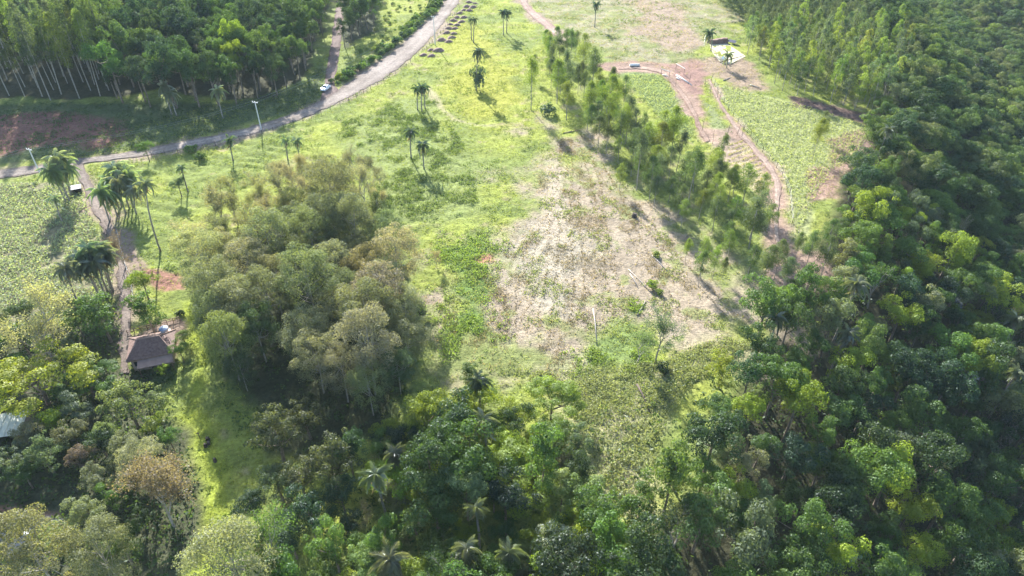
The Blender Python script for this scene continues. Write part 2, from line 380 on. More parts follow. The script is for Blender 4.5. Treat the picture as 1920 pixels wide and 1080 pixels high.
# ground: one sheet, finely divided where the camera looks, out to the horizon
def build_ground():
    ys = [-400, -250, -150, -80, -30, 0]; y = 15.0
    while y < 460: ys.append(y); y += 0.42 if y < 120 else 0.42+(y-120)*0.0032
    ys += [480, 520, 580, 660, 760, 900, 1100, 1400]
    us = np.concatenate([[-5, -3, -2, -1.6, -1.35, -1.2], np.linspace(-1.08, 1.08, 560), [1.2, 1.35, 1.6, 2, 3, 5]])
    ys = np.array(ys); wdt = np.clip(0.70*(ys+38), 58, 330)
    X = us[None, :]*wdt[:, None]; Y = np.repeat(ys[:, None], len(us), 1)
    P = np.column_stack([X.ravel(), Y.ravel()])
    z = h_base(P[:, 0], P[:, 1])+relief(P)
    nx, ny = len(us), len(ys)
    i = np.arange((ny-1)*(nx-1)); r, c = i//(nx-1), i % (nx-1); a = r*nx+c
    Fq = np.column_stack([a, a+1, a+nx+1, a+nx])
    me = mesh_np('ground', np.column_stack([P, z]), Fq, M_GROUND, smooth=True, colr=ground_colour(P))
    prop(link('ground', me), kind='structure')
build_ground()

def build_road(key, c1, c2, rut):
    A, B = ROADS[key]; n = len(A); K = 11; V = []
    for j in range(K):
        f = j/(K-1); Q = A*(1-f)+B*f
        wob = (fbm(Q[:, 0]+j, Q[:, 1], 3.0, 3)-0.5)*2.2 if j in (0, K-1) else 0
        d = (B-A)/np.hypot(*(B-A).T)[:, None]
        Q = Q+d*np.reshape(wob, (-1, 1)) if j in (0, K-1) else Q
        z = h_base(Q[:, 0], Q[:, 1])+0.04+(0.0 if j in (0, K-1) else 0.05*math.sin(f*math.pi)-rut*(math.exp(-((f-0.33)/0.06)**2)+math.exp(-((f-0.67)/0.06)**2)))
        V.append(np.column_stack([Q, z]))
    V = np.concatenate(V); Fq = [(j*n+i, (j+1)*n+i, (j+1)*n+i+1, j*n+i+1) for j in range(K-1) for i in range(n-1)]
    Cc = []
    for j in range(K):
        f = j/(K-1); Q = V[j*n:(j+1)*n]; q = 2.2*fbm(Q[:, 0], Q[:, 1], 9, 4)-0.6+0.7*(fbm(Q[:, 0], Q[:, 1], 1.6, 3)-.5)
        tr = math.exp(-((f-0.33)/0.09)**2)+math.exp(-((f-0.67)/0.09)**2); ed = max(0, 1-min(f, 1-f)/0.16)
        w = np.clip(q*0.75+0.35*tr-0.5*ed, 0, 1)[:, None]; Cc.append(np.array(c1)*(1-w)+np.array(c2)*w-0.02*ed*np.array((1, 1, .8)))
    prop(link(key, mesh_np(key, V, Fq, M_GROUND, smooth=True, colr=np.clip(np.concatenate(Cc), .02, 1))), kind='structure')
build_road('dirt_road', (0.15, 0.125, 0.105), (0.245, 0.21, 0.182), 0.08)
build_road('farm_driveway', (0.13, 0.105, 0.088), (0.19, 0.155, 0.13), 0.07)
build_road('shaded_lane', (0.12, 0.09, 0.08), (0.17, 0.13, 0.115), 0.05)
build_road('garden_track', (0.19, 0.13, 0.10), (0.28, 0.205, 0.16), 0.06)
build_road('garden_path', (0.22, 0.16, 0.125), (0.30, 0.235, 0.19), 0.04)
build_road('field_track', (0.20, 0.14, 0.115), (0.28, 0.21, 0.17), 0.04)

# ------------------------------------------------------------------ leaf clouds
def unit(v): return v/(np.linalg.norm(v, axis=1)[:, None]+1e-9)
def leaf_quads(g, C, Nrm, size, asp):
    """folded rhombic leaves at C facing Nrm"""
    n = len(C); t = unit(np.cross(Nrm, g.normal(size=(n, 3)))); b = np.cross(Nrm, t)
    s = (size*(0.7+0.6*g.random(n)))[:, None]
    V = np.stack([C+t*s*0.5, C+b*s*asp*0.5, C-t*s*0.5, C-b*s*asp*0.5], 1).reshape(-1, 3)
    return V, np.arange(4*n).reshape(n, 4)
def crown(name, g, lumps, per, size, asp=0.62, jit=0.55, fill=0.25, mat=None):
    """lumps: (x, y, z, rx, rz); leaves lie on and just under each lump's skin"""
    Cs, Ns, T = [], [], []
    for (x, y, z, r, rz) in lumps:
        n = max(10, int(per*r*r)); d = unit(g.normal(size=(n, 3))); d[:, 2] = np.where(d[:, 2] < -0.35, -d[:, 2], d[:, 2])
        bump = 1+0.16*np.sin(d[:, 0]*5+x*3)*np.sin(d[:, 1]*5+y)*np.cos(d[:, 2]*4)
        rad = np.where(g.random(n) < fill, 0.45+0.45*g.random(n), 0.86+0.22*g.random(n))*bump
        C = np.array([x, y, z])+d*rad[:, None]*np.array([r, r, rz])
        Cs.append(C); Ns.append(unit(d*np.array([1/r, 1/r, 1/rz])*r+jit*g.normal(size=(n, 3)))); T.append(np.clip(0.5+0.16*g.normal()+0.17*g.normal(size=n), 0, 1))
    C, Nn, T = np.concatenate(Cs), np.concatenate(Ns), np.concatenate(T)
    V, Fq = leaf_quads(g, C, Nn, size, asp)
    return mesh_np(name, V, Fq, mat or M_LEAF, tint=T)
def limbs(g, H, r0, tips, mat, name='trunk', lean=0.0, split=0.45, n=6):
    b = MB(); top = np.array([lean, 0.3*lean, H])
    mid = np.array([lean*0.3+0.1*g.normal(), 0.1*g.normal(), H*0.5])
    b.tube([(0, 0, -0.6), (0, 0, 0.15), mid, top], [r0*1.35, r0, r0*0.72, r0*0.22], n)
    for t in tips:
        k = split+(1-split)*0.8*g.random(); s = mid*(1-abs(2*k-1))+(top if k > .5 else np.zeros(3))*abs(2*k-1) if k > .5 else mid*(2*k)
        t = np.array(t); m = (s+t)/2+np.array([0, 0, -0.12*np.linalg.norm(t-s)])
        b.tube([s, m, t], [r0*0.45, r0*0.26, r0*0.08], 4, False)
    return b.mesh(name, mat, True)
class Kind:                                     # one tree form: trunk mesh, crown mesh, its radius and the height of its crown's centre
    def __init__(s, trunk, crown, R, hc, H): s.trunk, s.crown, s.R, s.hc, s.H = trunk, crown, R, hc, H
def broadleaf(seed, R=4.0, zr=0.75, H=9.0, nl=34, lr=(0.7, 1.4), per=215, size=0.25, flat=0.85, bark=M_BARK, jit=0.45, spread=1.0):
    g = np.random.default_rng(seed); cz = H-R*zr; L = []
    ax = 0.8+0.4*g.random(2)
    m = int(g.integers(3, 7)); S = []
    for q in range(m):
        a = 6.283*(q+0.7*g.random())/m; rr = R*(0.30+0.34*g.random())*spread
        S.append((rr*math.cos(a), rr*math.sin(a), cz+R*zr*(g.random()-0.42)*1.1, R*(0.34+0.20*g.random())))
    S.append((0, 0, cz+R*zr*(0.25+.3*g.random()), R*0.45))
    for i in range(nl):
        b = S[i % len(S)]; d = g.normal(size=3); d /= np.linalg.norm(d)
        if d[2] < -0.35: d[2] *= -1
        r = (lr[0]+(lr[1]-lr[0])*g.random())*(0.8 if i % 3 else 1.0); q = b[3]*(0.7+0.5*g.random())
        L.append((b[0]+d[0]*q*ax[0], b[1]+d[1]*q*ax[1], b[2]+d[2]*q*zr, r, r*flat))
    L.append((0, 0, cz-0.2*R, R*0.45, R*zr*0.5))
    tips = [(l[0]*.8, l[1]*.8, l[2]-.3) for l in L[:7]]
    return Kind(limbs(g, H-R*zr*0.6, 0.045*R+0.06, tips, bark), crown('crown', g, L, per, size, jit=jit), R, cz, H)
def umbrella(seed, R=6.0, H=8.5):
    g = np.random.default_rng(seed); L = []
    for i in range(46):
        a = g.random()*6.283; q = R*math.sqrt(g.random())*0.95; layer = g.integers(0, 3)
        z = H-1.0-0.045*q*q-layer*0.9+0.25*g.normal(); r = 0.8+0.75*g.random()
        L.append((q*math.cos(a), q*math.sin(a), z, r, r*0.38))
    tips = [(l[0], l[1], l[2]-.2) for l in L[:10]]
    return Kind(limbs(g, H-2.5, 0.3, tips, M_BARK, split=.3), crown('crown', g, L, 190, 0.25, jit=0.4), R, H-1.8, H)
def gum(seed, H=12., R=1.7, z0=0.40, nl=26, lr=(0.5, 0.95), per=95, size=0.34, top=0.55, r0=0.11, pale=M_PALE, droop=1.25):
    """slender eucalypt: bare pale stem, crown of drooping clumps narrowing upwards"""
    g = np.random.default_rng(seed); L = []; lean = 0.25*g.normal()
    for i in range(nl):
        f = g.random()**0.8; z = H*(z0+(0.97-z0)*f)
        prof = math.sin(math.pi*min(1, 0.22+0.78*f))**0.6 if f < top else math.sin(math.pi*min(1, 0.22+0.78*f))**0.75
        q = R*prof*math.sqrt(g.random())*0.9; a = g.random()*6.283; r = (lr[0]+(lr[1]-lr[0])*g.random())*(0.75+0.35*prof)
        L.append((q*math.cos(a)+lean*f, q*math.sin(a), z, r, r*droop))
    tips = [(l[0], l[1], l[2]) for l in L[:9]]
    return Kind(limbs(g, H*0.95, r0, tips, pale, lean=lean, split=z0*0.9, n=5), crown('crown', g, L, per, size, asp=0.42, jit=0.75, fill=0.35), R*1.1, H*(z0+1)/2, H)
def grove(seed, H=16., R=4.3, dens=190, size=0.22):
    """big airy eucalypt: many small rounded clumps on a domed crown, stems showing below"""
    g = np.random.default_rng(seed); L = []; cz = H-6.2
    for i in range(82):
        d = g.normal(size=3); d /= np.linalg.norm(d)
        d[2] = abs(d[2]) if g.random() < 0.45 else d[2]
        q = 0.70+0.32*g.random(); r = 0.6+0.7*g.random()
        L.append((d[0]*R*q, d[1]*R*q, cz+d[2]*6.2*q-0.3, r, r*0.85))
    L.append((0, 0, cz, R*0.55, 4.0))
    tips = [(l[0]*.9, l[1]*.9, l[2]-.2) for l in L[:16]]
    return Kind(limbs(g, H-3, 0.17, tips, M_PALE, split=.42), crown('crown', g, L, dens, size, asp=.5, jit=.7, fill=.3), R*1.08, cz, H)
def wisp(seed, H=9., R=3.2, leaves=900, mat=M_DEAD, size=0.26):
    """twiggy open crown: forked branches with sparse leaves"""
    g = np.random.default_rng(seed); b = MB(); pts = []
    def br(p, d, l, r, k):
        q = p+d*l*0.5+0.08*l*g.normal(size=3); e = p+d*l+0.06*l*g.normal(size=3)
        b.tube([p, q, e], [r, r*.8, r*.55], 4 if k < 2 else 3, False)
        if k >= 2: pts.append(e); pts.append(q)
        if k < 4:
            for _ in range(3 if k > 0 else 4):
                n = unit((d+0.62*g.normal(size=3)+np.array([0, 0, 0.25]))[None])[0]; br(e if g.random() < .7 else q, n, l*(0.62+.16*g.random()), r*.55, k+1)
    br(np.array([0, 0, -0.3]), np.array([0.03, 0, 1.]), H*0.36, 0.05*R, 0)
    P = np.array(pts); s = np.array([R/np.percentile(np.hypot(P[:, 0], P[:, 1]), 92)]*2+[H/np.percentile(P[:, 2], 97)])
    b.v = [tuple(np.array(v)*s) for v in b.v]; P = P*s
    C = P[g.integers(0, len(P), leaves)]+0.28*g.normal(size=(leaves, 3))
    V, Fq = leaf_quads(g, C, unit(g.normal(size=(leaves, 3))), size, 0.6)
    return Kind(b.mesh('trunk', mat), mesh_np('crown', V, Fq, M_LEAF, tint=np.clip(.5+.2*g.normal(size=leaves), 0, 1)), R, H*0.68, H)
def shrub(seed, R=1.0, zr=0.85, per=230, size=0.26, nl=8):
    g = np.random.default_rng(seed); L = []
    for i in range(nl):
        a = g.random()*6.283; q = R*0.62*math.sqrt(g.random()); r = R*(0.35+0.25*g.random())
        L.append((q*math.cos(a), q*math.sin(a), r*zr*0.75+g.random()*R*zr*0.6, r, r*0.9))
    return Kind(None, crown('leaves', g, L, per, size), R, R*zr*0.6, R*1.4)

K_BROAD = [broadleaf(10+i, zr=0.62+0.08*(i % 4), nl=26+3*(i % 3), spread=1.0+0.08*(i % 3)) for i in range(8)]
K_DOME = [broadleaf(40+i, R=4.0, zr=0.8, H=8.0, nl=46, lr=(0.5, 0.95), per=260, size=0.225, flat=0.9) for i in range(3)]
K_TALL = [broadleaf(50+i, R=2.6, zr=1.5, H=10., nl=34, lr=(0.6, 1.1), per=210, size=0.245) for i in range(3)]
K_UMB = [umbrella(60+i) for i in range(3)]
K_GUM = [gum(70+i, H=12.5, R=1.9+0.25*i, nl=24+4*i, lr=(.65, 1.15), z0=.42-.04*(i%3), per=200, size=.24, top=.3) for i in range(5)]
K_BIGGUM = [gum(80+i, H=32., R=2.7, z0=0.36, nl=64, lr=(0.7, 1.35), per=62, size=0.45, r0=0.2, droop=1.35) for i in range(4)]
K_STAND = [gum(90+i, H=10.5, R=1.9, z0=0.34, nl=26, lr=(0.6, 1.0), per=95, size=0.33, droop=1.0) for i in range(3)]
K_GROVE = [grove(100+i, R=4.0+0.3*(i % 3)) for i in range(5)]
K_WISP = [wisp(120+i, leaves=(7000, 9000, 5000)[i], size=.17) for i in range(3)]
K_BARE = [wisp(130, H=3.2, R=1.6, leaves=60)]
K_SHRUB = [shrub(140+i) for i in range(4)]

COLS = dict(dark=(0.043, 0.073, 0.027), deep=(0.037, 0.068, 0.036), mid=(0.068, 0.115, 0.031), green=(0.090, 0.150, 0.034), lime=(0.185, 0.245, 0.030), yellow=(0.235, 0.270, 0.026),
            khaki=(0.200, 0.210, 0.110), olive=(0.160, 0.178, 0.092), greygreen=(0.105, 0.140, 0.078), pale=(0.165, 0.215, 0.080), tan=(0.205, 0.200, 0.132), brown=(0.165, 0.130, 0.095), silver=(0.34, 0.41, 0.34),
            olivedark=(0.080, 0.096, 0.046), gum=(0.088, 0.124, 0.046), gumlime=(0.155, 0.205, 0.040), bloom=(0.38, 0.46, 0.46), straw=(0.27, 0.25, 0.15))
def shade(c, g, s=0.14):
    c = np.array(COLS[c] if isinstance(c, str) else c); return tuple(np.clip(c*(1+s*g.normal())*(1+0.05*g.normal(size=3)), 0.01, 0.9))
def tree(kind, name, x, y, s, col, label, cat, group=None, g=rng, sz=1.0):
    e = link(name, None, (x, y, hz(x, y)-0.05), g.random()*6.283, scale=(s*(0.94+.12*g.random()), s*(0.94+.12*g.random()), s*sz))
    e.empty_display_size = 0.5; prop(e, label, cat, group)
    if kind.trunk: link('trunk', kind.trunk, parent=e)
    link('crown' if kind.trunk else 'foliage', kind.crown, parent=e, color=col)
    return e
def tree_px(kinds, name, px, py, w, col, label, cat='tree', group=None, sz=1.0, i=None):
    k = kinds[int(rng.integers(len(kinds))) if i is None else i]; s = 1.0
    for _ in range(3):
        x, y, t = at(px, py, k.hc*s*sz); z = t
        s = w*z/(2*F*k.R)
    return tree(k, name, x, y, s, shade(col, rng, .06), label, cat, group, sz=sz)
def scatter(G, spacing, g, jitter_keep=1.0, sd_min=0.0, avoid=None):
    """points no closer than spacing inside polygon G (plan)"""
    lo, hi = G.min(0), G.max(0); n = int((hi-lo).prod()/spacing**2*6)+20
    Q = lo+g.random((n, 2))*(hi-lo); Q = Q[poly_sd(Q, G) > sd_min]
    cell = {}; out = []
    for p in Q:
        a, b = int(p[0]//spacing), int(p[1]//spacing)
        if all((p[0]-q[0])**2+(p[1]-q[1])**2 > spacing**2 for da in (-1, 0, 1) for db in (-1, 0, 1) for q in cell.get((a+da, b+db), ())):
            cell.setdefault((a, b), []).append(p); out.append(p)
    return np.array(out).reshape(-1, 2)
def project(P, hc=0):                            # plan points to the photo's pixels, to know which trees show
    z = h_base(P[:, 0], P[:, 1])+hc; d = np.column_stack([P, z])-CAM
    fw = d[:, 1]*math.cos(PITCH)-d[:, 2]*math.sin(PITCH); up = d[:, 1]*math.sin(PITCH)+d[:, 2]*math.cos(PITCH)
    return 960+F*d[:, 0]/fw, 540-F*up/fw, fw
def in_frame(P, hc=5, m=80):
    x, y, z = project(P, hc); return (x > -m) & (x < 1920+m) & (y > -m) & (y < 1080+m) & (z > 5)

# ------------------------------------------------------------------ palms
def frond_mesh(seed, L=2.9, droop=1.0):
    g = np.random.default_rng(seed); V = []; Fs = []
    n = 15; ts = np.linspace(0, 1, n)
    X = L*(ts-0.10*ts**2)*0.92; Z = L*(0.55*ts-1.22*droop*ts**2.1)
    Pm = np.column_stack([X, np.zeros(n), Z])
    b = MB(); b.tube([Pm[i] for i in range(0, n, 2)], [0.05*(1-0.85*t) for t in ts[::2]], 3, False)
    V = list(b.v); Fs = [f for f in b.f]; T = [0.6]*len(Fs)
    for i in range(1, n):
        t = ts[i]; l = L*0.30*math.sin(math.pi*min(1, 0.12+0.86*t))**0.7*1.1
        for sgn in (-1, 1):
            for k in range(3):
                p = Pm[i]-(Pm[i]-Pm[i-1])*0.333*k; a = 0.55+0.2*g.normal()
                d = np.array([math.cos(a)*0.65, sgn*math.sin(a)*1.1, -0.55-0.25*g.random()-0.4*t]); d /= np.linalg.norm(d)
                w = np.array([0.055, 0, 0.02]); q = len(V)
                tip = p+d*l; midp = p+d*l*0.55+np.array([0, 0, 0.10*l])
                V += [tuple(p-w*.6), tuple(p+w*.6), tuple(midp+w), tuple(midp-w), tuple(tip)]
                Fs += [(q, q+1, q+2, q+3), (q+3, q+2, q+4)]; v = float(np.clip(.5+.2*g.normal(), 0, 1)); T += [v, v]
    me = bpy.data.meshes.new('frond'); me.from_pydata([tuple(map(float, v)) for v in V], [], Fs); me.materials.append(M_FROND)
    a = me.attributes.new('tint', 'FLOAT', 'FACE'); a.data.foreach_set('value', np.array(T, np.float32)); return me
FROND = [frond_mesh(200+i, droop=(0.75, 1.0, 1.3)[i]) for i in range(3)]
def palm_trunk(seed, H, bend):
    g = np.random.default_rng(seed); P = []; r = []
    for i in range(7):
        f = i/6; P.append((bend*f*f, 0.1*g.normal()*f, -0.5+(H+0.5)*f)); r.append(0.20-0.07*f+(0.08 if i == 0 else 0)+(0.05 if i == 6 else 0))
    return MB().tube(P, r, 7).mesh('trunk', M_PALM, True)
PTR = {}
def palm(x, y, H, label, group=None, col='green', lean=0.0, size=1.0, nf=17, cat='palm tree', name='palm_tree', lz=None, bright=1.6):
    key = (round(H), round(lean, 1))
    if key not in PTR: PTR[key] = palm_trunk(len(PTR)+300, round(H), round(lean, 1))
    e = link(name, None, (x, y, hz(x, y)-0.05), 0.0 if lz is not None else rng.random()*6.283); e.empty_display_size = .5; prop(e, label, cat, group)
    link('trunk', PTR[key], parent=e)
    top = (round(lean, 1), 0, round(H)-0.05); pc = np.array(COLS[col])*bright; c = shade(tuple(pc*.5+.5*pc.mean()*np.array((.98, 1.08, .80))), rng, .08); size = size*(0.70+.16*rng.random()); nf = nf+int(rng.integers(1, 6))
    for i in range(3):
        o = link('dead_frond', FROND[2], top, 0, e, size*0.85, shade((0.22, 0.17, 0.11), rng, .1)); o.rotation_euler = (0, R_(62)+.2*rng.random(), rng.random()*6.283)
    for i in range(nf):
        f = (i+0.5)/nf; el = R_(72)*(1-f)-R_(70)*f+0.12*rng.normal()
        o = link('frond', FROND[0 if f < .3 else (1 if f < .7 else 2)], top, 0, e, size*(0.85+.3*rng.random()), c)
        o.rotation_euler = (0.25*rng.normal(), -el*0.75, i*2.399+0.3*rng.normal())
    return e
def palm_px(cx, cy, bx, by, label, group=None, **kw):
    """crown centre and foot as seen: the foot stands on the ground, the crown sits above it"""
    x, y, _ = at(bx, by); z0 = hz(x, y); d = ray(cx, cy)
    t = y/d[1]; H = CAM_H+d[2]*t-z0; lx = d[0]*t-x
    return palm(x, y, max(3., H), label, group, lean=float(np.clip(lx, -3, 3)), lz=0, **kw)

# ------------------------------------------------------------------ trees that stand out one by one
T = tree_px
T(K_UMB, 'spreading_tree', 55, 695, 190, 'yellow', 'widest yellow-green tree with flat layered crown, beside the tiled house')
T(K_UMB, 'spreading_tree', 158, 705, 104, 'green', 'mid green flat-topped tree between the yellow-green spreading tree and the tiled house')
T(K_DOME, 'dome_tree', 238, 756, 116, 'pale', 'round pale green dome-crowned tree just below the tiled house')
T(K_TALL, 'dense_tree', 273, 582, 68, 'green', 'tall dense green tree behind the tiled house, by the driveway', sz=.8)
T(K_BROAD, 'broadleaf_tree', 265, 528, 58, 'lime', 'light green tree beside the driveway behind the tall dense tree')
T(K_TALL, 'dense_tree', 185, 590, 78, 'green', 'bright green bushy tree between the crop field and the driveway', sz=.75)
T(K_BROAD, 'broadleaf_tree', 145, 606, 56, 'mid', 'small green tree at the bottom edge of the crop field')
T(K_WISP, 'bare_tree', 60, 605, 125, 'straw', 'straw-coloured twiggy tree at the lower edge of the crop field', i=0)
T(K_BROAD, 'broadleaf_tree', 336, 655, 40, 'green', 'small bright green tree against the gable end of the tiled house')
T(K_DOME, 'dome_tree', 305, 692, 30, 'lime', 'small round lime tree in front of the tiled house')
T(K_BROAD, 'broadleaf_tree', 343, 632, 34, 'pale', 'small pale tree behind the water tank')
T(K_SHRUB, 'garden_bush', 336, 588, 20, 'dark', 'small dark bush on the lawn behind the water tank', 'bush')
T(K_TALL, 'dense_tree', 140, 770, 64, 'greygreen', 'grey-green tree between the dome-crowned tree and the pale metal roof', sz=.7)
T(K_BROAD, 'broadleaf_tree', 96, 790, 62, 'lime', 'lime green tree beside the pale metal roof')
T(K_BROAD, 'broadleaf_tree', 52, 815, 60, 'tan', 'tan-leaved tree in front of the pale metal roof')
T(K_DOME, 'dome_tree', 20, 868, 88, 'greygreen', 'grey-green tree cut by the frame edge, above the red earth bank')
T(K_DOME, 'dome_tree', 82, 855, 92, 'greygreen', 'broad grey-green tree standing over a dark clearing')
T(K_BROAD, 'broadleaf_tree', 135, 812, 62, 'olive', 'olive tree in the thicket below the dome-crowned tree')
T(K_DOME, 'dome_tree', 197, 812, 54, 'pale', 'small silvery green tree below the dome-crowned tree')
T(K_BROAD, 'broadleaf_tree', 152, 862, 62, 'brown', 'brownish tree in the thicket next to the grey-green tree')
T(K_BROAD, 'broadleaf_tree', 228, 842, 82, 'olive', 'olive green tree behind the big grey-brown tree')
T(K_BROAD, 'broadleaf_tree', 285, 797, 44, 'lime', 'small lime tree at the edge of the grass lane')
T(K_BROAD, 'broadleaf_tree', 316, 822, 52, 'green', 'dark green bush-like tree beside the grass lane')
T(K_BROAD, 'broadleaf_tree', 180, 900, 60, 'olive', 'olive tree above the pale small tree')
T(K_BROAD, 'broadleaf_tree', 212, 935, 60, 'green', 'fresh green tree leaning against the big grey-brown tree')
T(K_DOME, 'dome_tree', 152, 968, 48, 'pale', 'small pale green tree next to the grey courtyard')
T(K_WISP, 'bare_tree', 285, 905, 150, 'brown', 'big grey-brown tree with thin twiggy crown beside the grass lane', i=1)
T(K_GROVE, 'grove_tree', 270, 870, 90, 'tan', 'tan tree crown behind the big grey-brown tree')
T(K_GROVE, 'grove_tree', 60, 1040, 150, 'olive', 'large olive tree in front of the grey courtyard')
T(K_GROVE, 'grove_tree', 190, 1040, 120, 'olive', 'olive tree between the grey courtyard and the big grey-brown tree')
T(K_DOME, 'dome_tree', 100, 1010, 84, 'pale', 'light green tree overlapping the grey courtyard')
T(K_GROVE, 'grove_tree', 440, 1065, 170, 'tan', 'large tan-leaved tree at the bottom end of the grass lane')
for q, t in zip(((518, 818, 118), (572, 782, 104), (622, 872, 140), (562, 895, 112), (520, 905, 90)), ('nearest the grass lane', 'reaching farthest up into the dark clearing', 'largest of its group, towards the palms', 'in the middle of its group', 'lowest of its group, by the grass lane')):
    T(K_DOME, 'dark_tree', *q, 'olivedark', 'dark olive clumped tree '+t, group='dark olive trees beside the grass lane')
for q, t in zip(((470, 945, 70), (580, 965, 100), (640, 930, 80), (545, 1010, 80), (660, 990, 70)), ('beside the end of the grass lane', 'widest below the dark olive group', 'touching the largest dark olive tree', 'between the tan tree and the palms', 'left of the palm cut by the frame')):
    T(K_BROAD, 'broadleaf_tree', *q, 'deep', 'deep green tree '+t, group='deep green trees below the dark olive group')
for q, c, t in (((402, 592, 84), 'olive', 'tall olive tree of the grove, behind the house lawn'), ((425, 640, 92), 'pale', 'tall pale green tree of the grove, facing the tiled house'), ((445, 560, 88), 'olive', 'tall olive tree of the grove above the one facing the house'),
                ((450, 690, 60), 'olivedark', 'dark olive tree of the grove, nearest the grass lane'), ((480, 612, 80), 'gum', 'green tree of the grove at the rim of the dark clearing'),
                ((640, 690, 86), 'tan', 'tan-tinged tree of the grove hanging over the dark clearing'), ((690, 720, 84), 'olive', 'olive tree of the grove, lowest over the dark clearing'), ((745, 690, 70), 'greygreen', 'grey-green tree at the lower field corner of the grove')):
    T(K_GROVE, 'grove_tree', *q, c, t)
T(K_DOME, 'dome_tree', 742, 935, 92, 'olive', 'round olive tree with fine clumps between two palms')
T(K_BROAD, 'broadleaf_tree', 800, 772, 92, 'lime', 'lime green tree below the tall brown grove, nearest the deep shade')
T(K_BROAD, 'broadleaf_tree', 818, 835, 84, 'green', 'green tree below the lime green tree at the edge of the deep shade')
T(K_BROAD, 'broadleaf_tree', 748, 822, 74, 'deep', 'bluish green tree at the foot of the dark clearing')
T(K_BROAD, 'broadleaf_tree', 862, 775, 58, 'yellow', 'yellow-green tree just under the cleared field, beside a palm')
T(K_BROAD, 'broadleaf_tree', 905, 745, 54, 'green', 'glossy green tree below the cleared field behind a palm')
T(K_TALL, 'dense_tree', 880, 700, 40, 'green', 'small upright green tree at the lower corner of the cleared field', sz=.7)
T(K_UMB, 'spreading_tree', 965, 880, 160, 'lime', 'broad lime green tree, the largest sunlit crown below the cleared field')
T(K_UMB, 'spreading_tree', 1035, 742, 115, 'lime', 'fresh light green feathery tree at the bottom edge of the cleared field')
T(K_BROAD, 'broadleaf_tree', 965, 780, 70, 'lime', 'lime tree between the feathery tree and a palm')
T(K_DOME, 'dome_tree', 1025, 808, 48, 'pale', 'small pale round tree below the light green feathery tree')
T(K_BROAD, 'broadleaf_tree', 1085, 830, 60, 'greygreen', 'grey-green tree beside the weedy slope')
T(K_BROAD, 'broadleaf_tree', 1055, 870, 60, 'olive', 'olive tree above the large pale green tree')
T(K_DOME, 'dome_tree', 1080, 935, 104, 'pale', 'large pale green tree at the foot of the weedy slope')
T(K_DOME, 'silver_tree', 1055, 1035, 100, 'silver', 'silver-leaved tree at the bottom of the picture')
T(K_DOME, 'silver_tree', 1318, 830, 42, 'silver', 'small silvery tree at the head of the shaded ravine forest')
T(K_DOME, 'flowering_tree', 1597, 1045, 40, 'bloom', 'pale bluish flowering crown alone in the dark ravine forest')
T(K_BROAD, 'broadleaf_tree', 1270, 885, 74, 'lime', 'sunlit lime tree on the far side of the weedy slope')
T(K_DOME, 'dome_tree', 1355, 697, 72, 'yellow', 'bright yellow-green round tree at the corner of the cleared field')
T(K_BROAD, 'broadleaf_tree', 1408, 770, 70, 'lime', 'bright lime tree just below the yellow-green round tree')
T(K_BROAD, 'broadleaf_tree', 1345, 770, 66, 'mid', 'dark green tree beside the bright lime tree')
T(K_DOME, 'dome_tree', 1420, 735, 36, 'pale', 'small pale yellow tree between the lime tree and the ravine')
T(K_BROAD, 'broadleaf_tree', 1497, 752, 60, 'lime', 'sunlit lime crown at the edge of the shaded slope')
T(K_UMB, 'spreading_tree', 1597, 128, 66, 'lime', 'flat-topped lime tree at the edge of the eucalyptus stand')
T(K_UMB, 'spreading_tree', 1712, 118, 56, 'lime', 'flat-topped lime tree standing among darker forest beyond the stand')
T(K_BROAD, 'broadleaf_tree', 1680, 185, 56, 'greygreen', 'round grey-green tree at the corner of the shaded bean field')
T(K_WISP, 'bare_tree', 1805, 430, 46, 'tan', 'pale half-bare tree sticking out of the ravine forest', i=2)
T(K_UMB, 'spreading_tree', 1830, 595, 80, 'lime', 'flat-crowned light green tree beside the stream in the ravine')
T(K_BROAD, 'broadleaf_tree', 1690, 590, 86, 'lime', 'big sunlit lime tree on the ridge above the stream')
T(K_BROAD, 'broadleaf_tree', 1645, 610, 46, 'tan', 'tan-tinted crown next to the sunlit lime tree on the ridge')
T(K_BROAD, 'broadleaf_tree', 1625, 400, 90, 'lime', 'sunlit lime tree at the edge of the garden, tallest there')
T(K_BROAD, 'broadleaf_tree', 428, 80, 54, 'lime', 'bright yellow-green tree alone in the dark wood beyond the road', sz=1.9)
T(K_BROAD, 'broadleaf_tree', 440, 108, 44, 'lime', 'yellow-green tree just under the bright one in the dark wood', sz=1.9)
T(K_BROAD, 'broadleaf_tree', 250, 82, 34, 'lime', 'small lime tree between the tall eucalyptus and the dark wood', sz=1.9)
T(K_BROAD, 'broadleaf_tree', 272, 278, 33, 'green', 'round green tree on the lower edge of the road')
T(K_SHRUB, 'garden_bush', 358, 278, 28, 'green', 'rounded bush nearest the road in the shade edge', 'bush')
T(K_SHRUB, 'garden_bush', 374, 293, 26, 'mid', 'rounded bush just below the one nearest the road', 'bush')
T(K_BROAD, 'broadleaf_tree', 333, 345, 34, 'greygreen', 'grey-green tree beside a small palm on the terraced pasture')
T(K_WISP, 'bare_tree', 222, 462, 50, 'brown', 'grey leafless thicket leaning over the driveway', i=2)
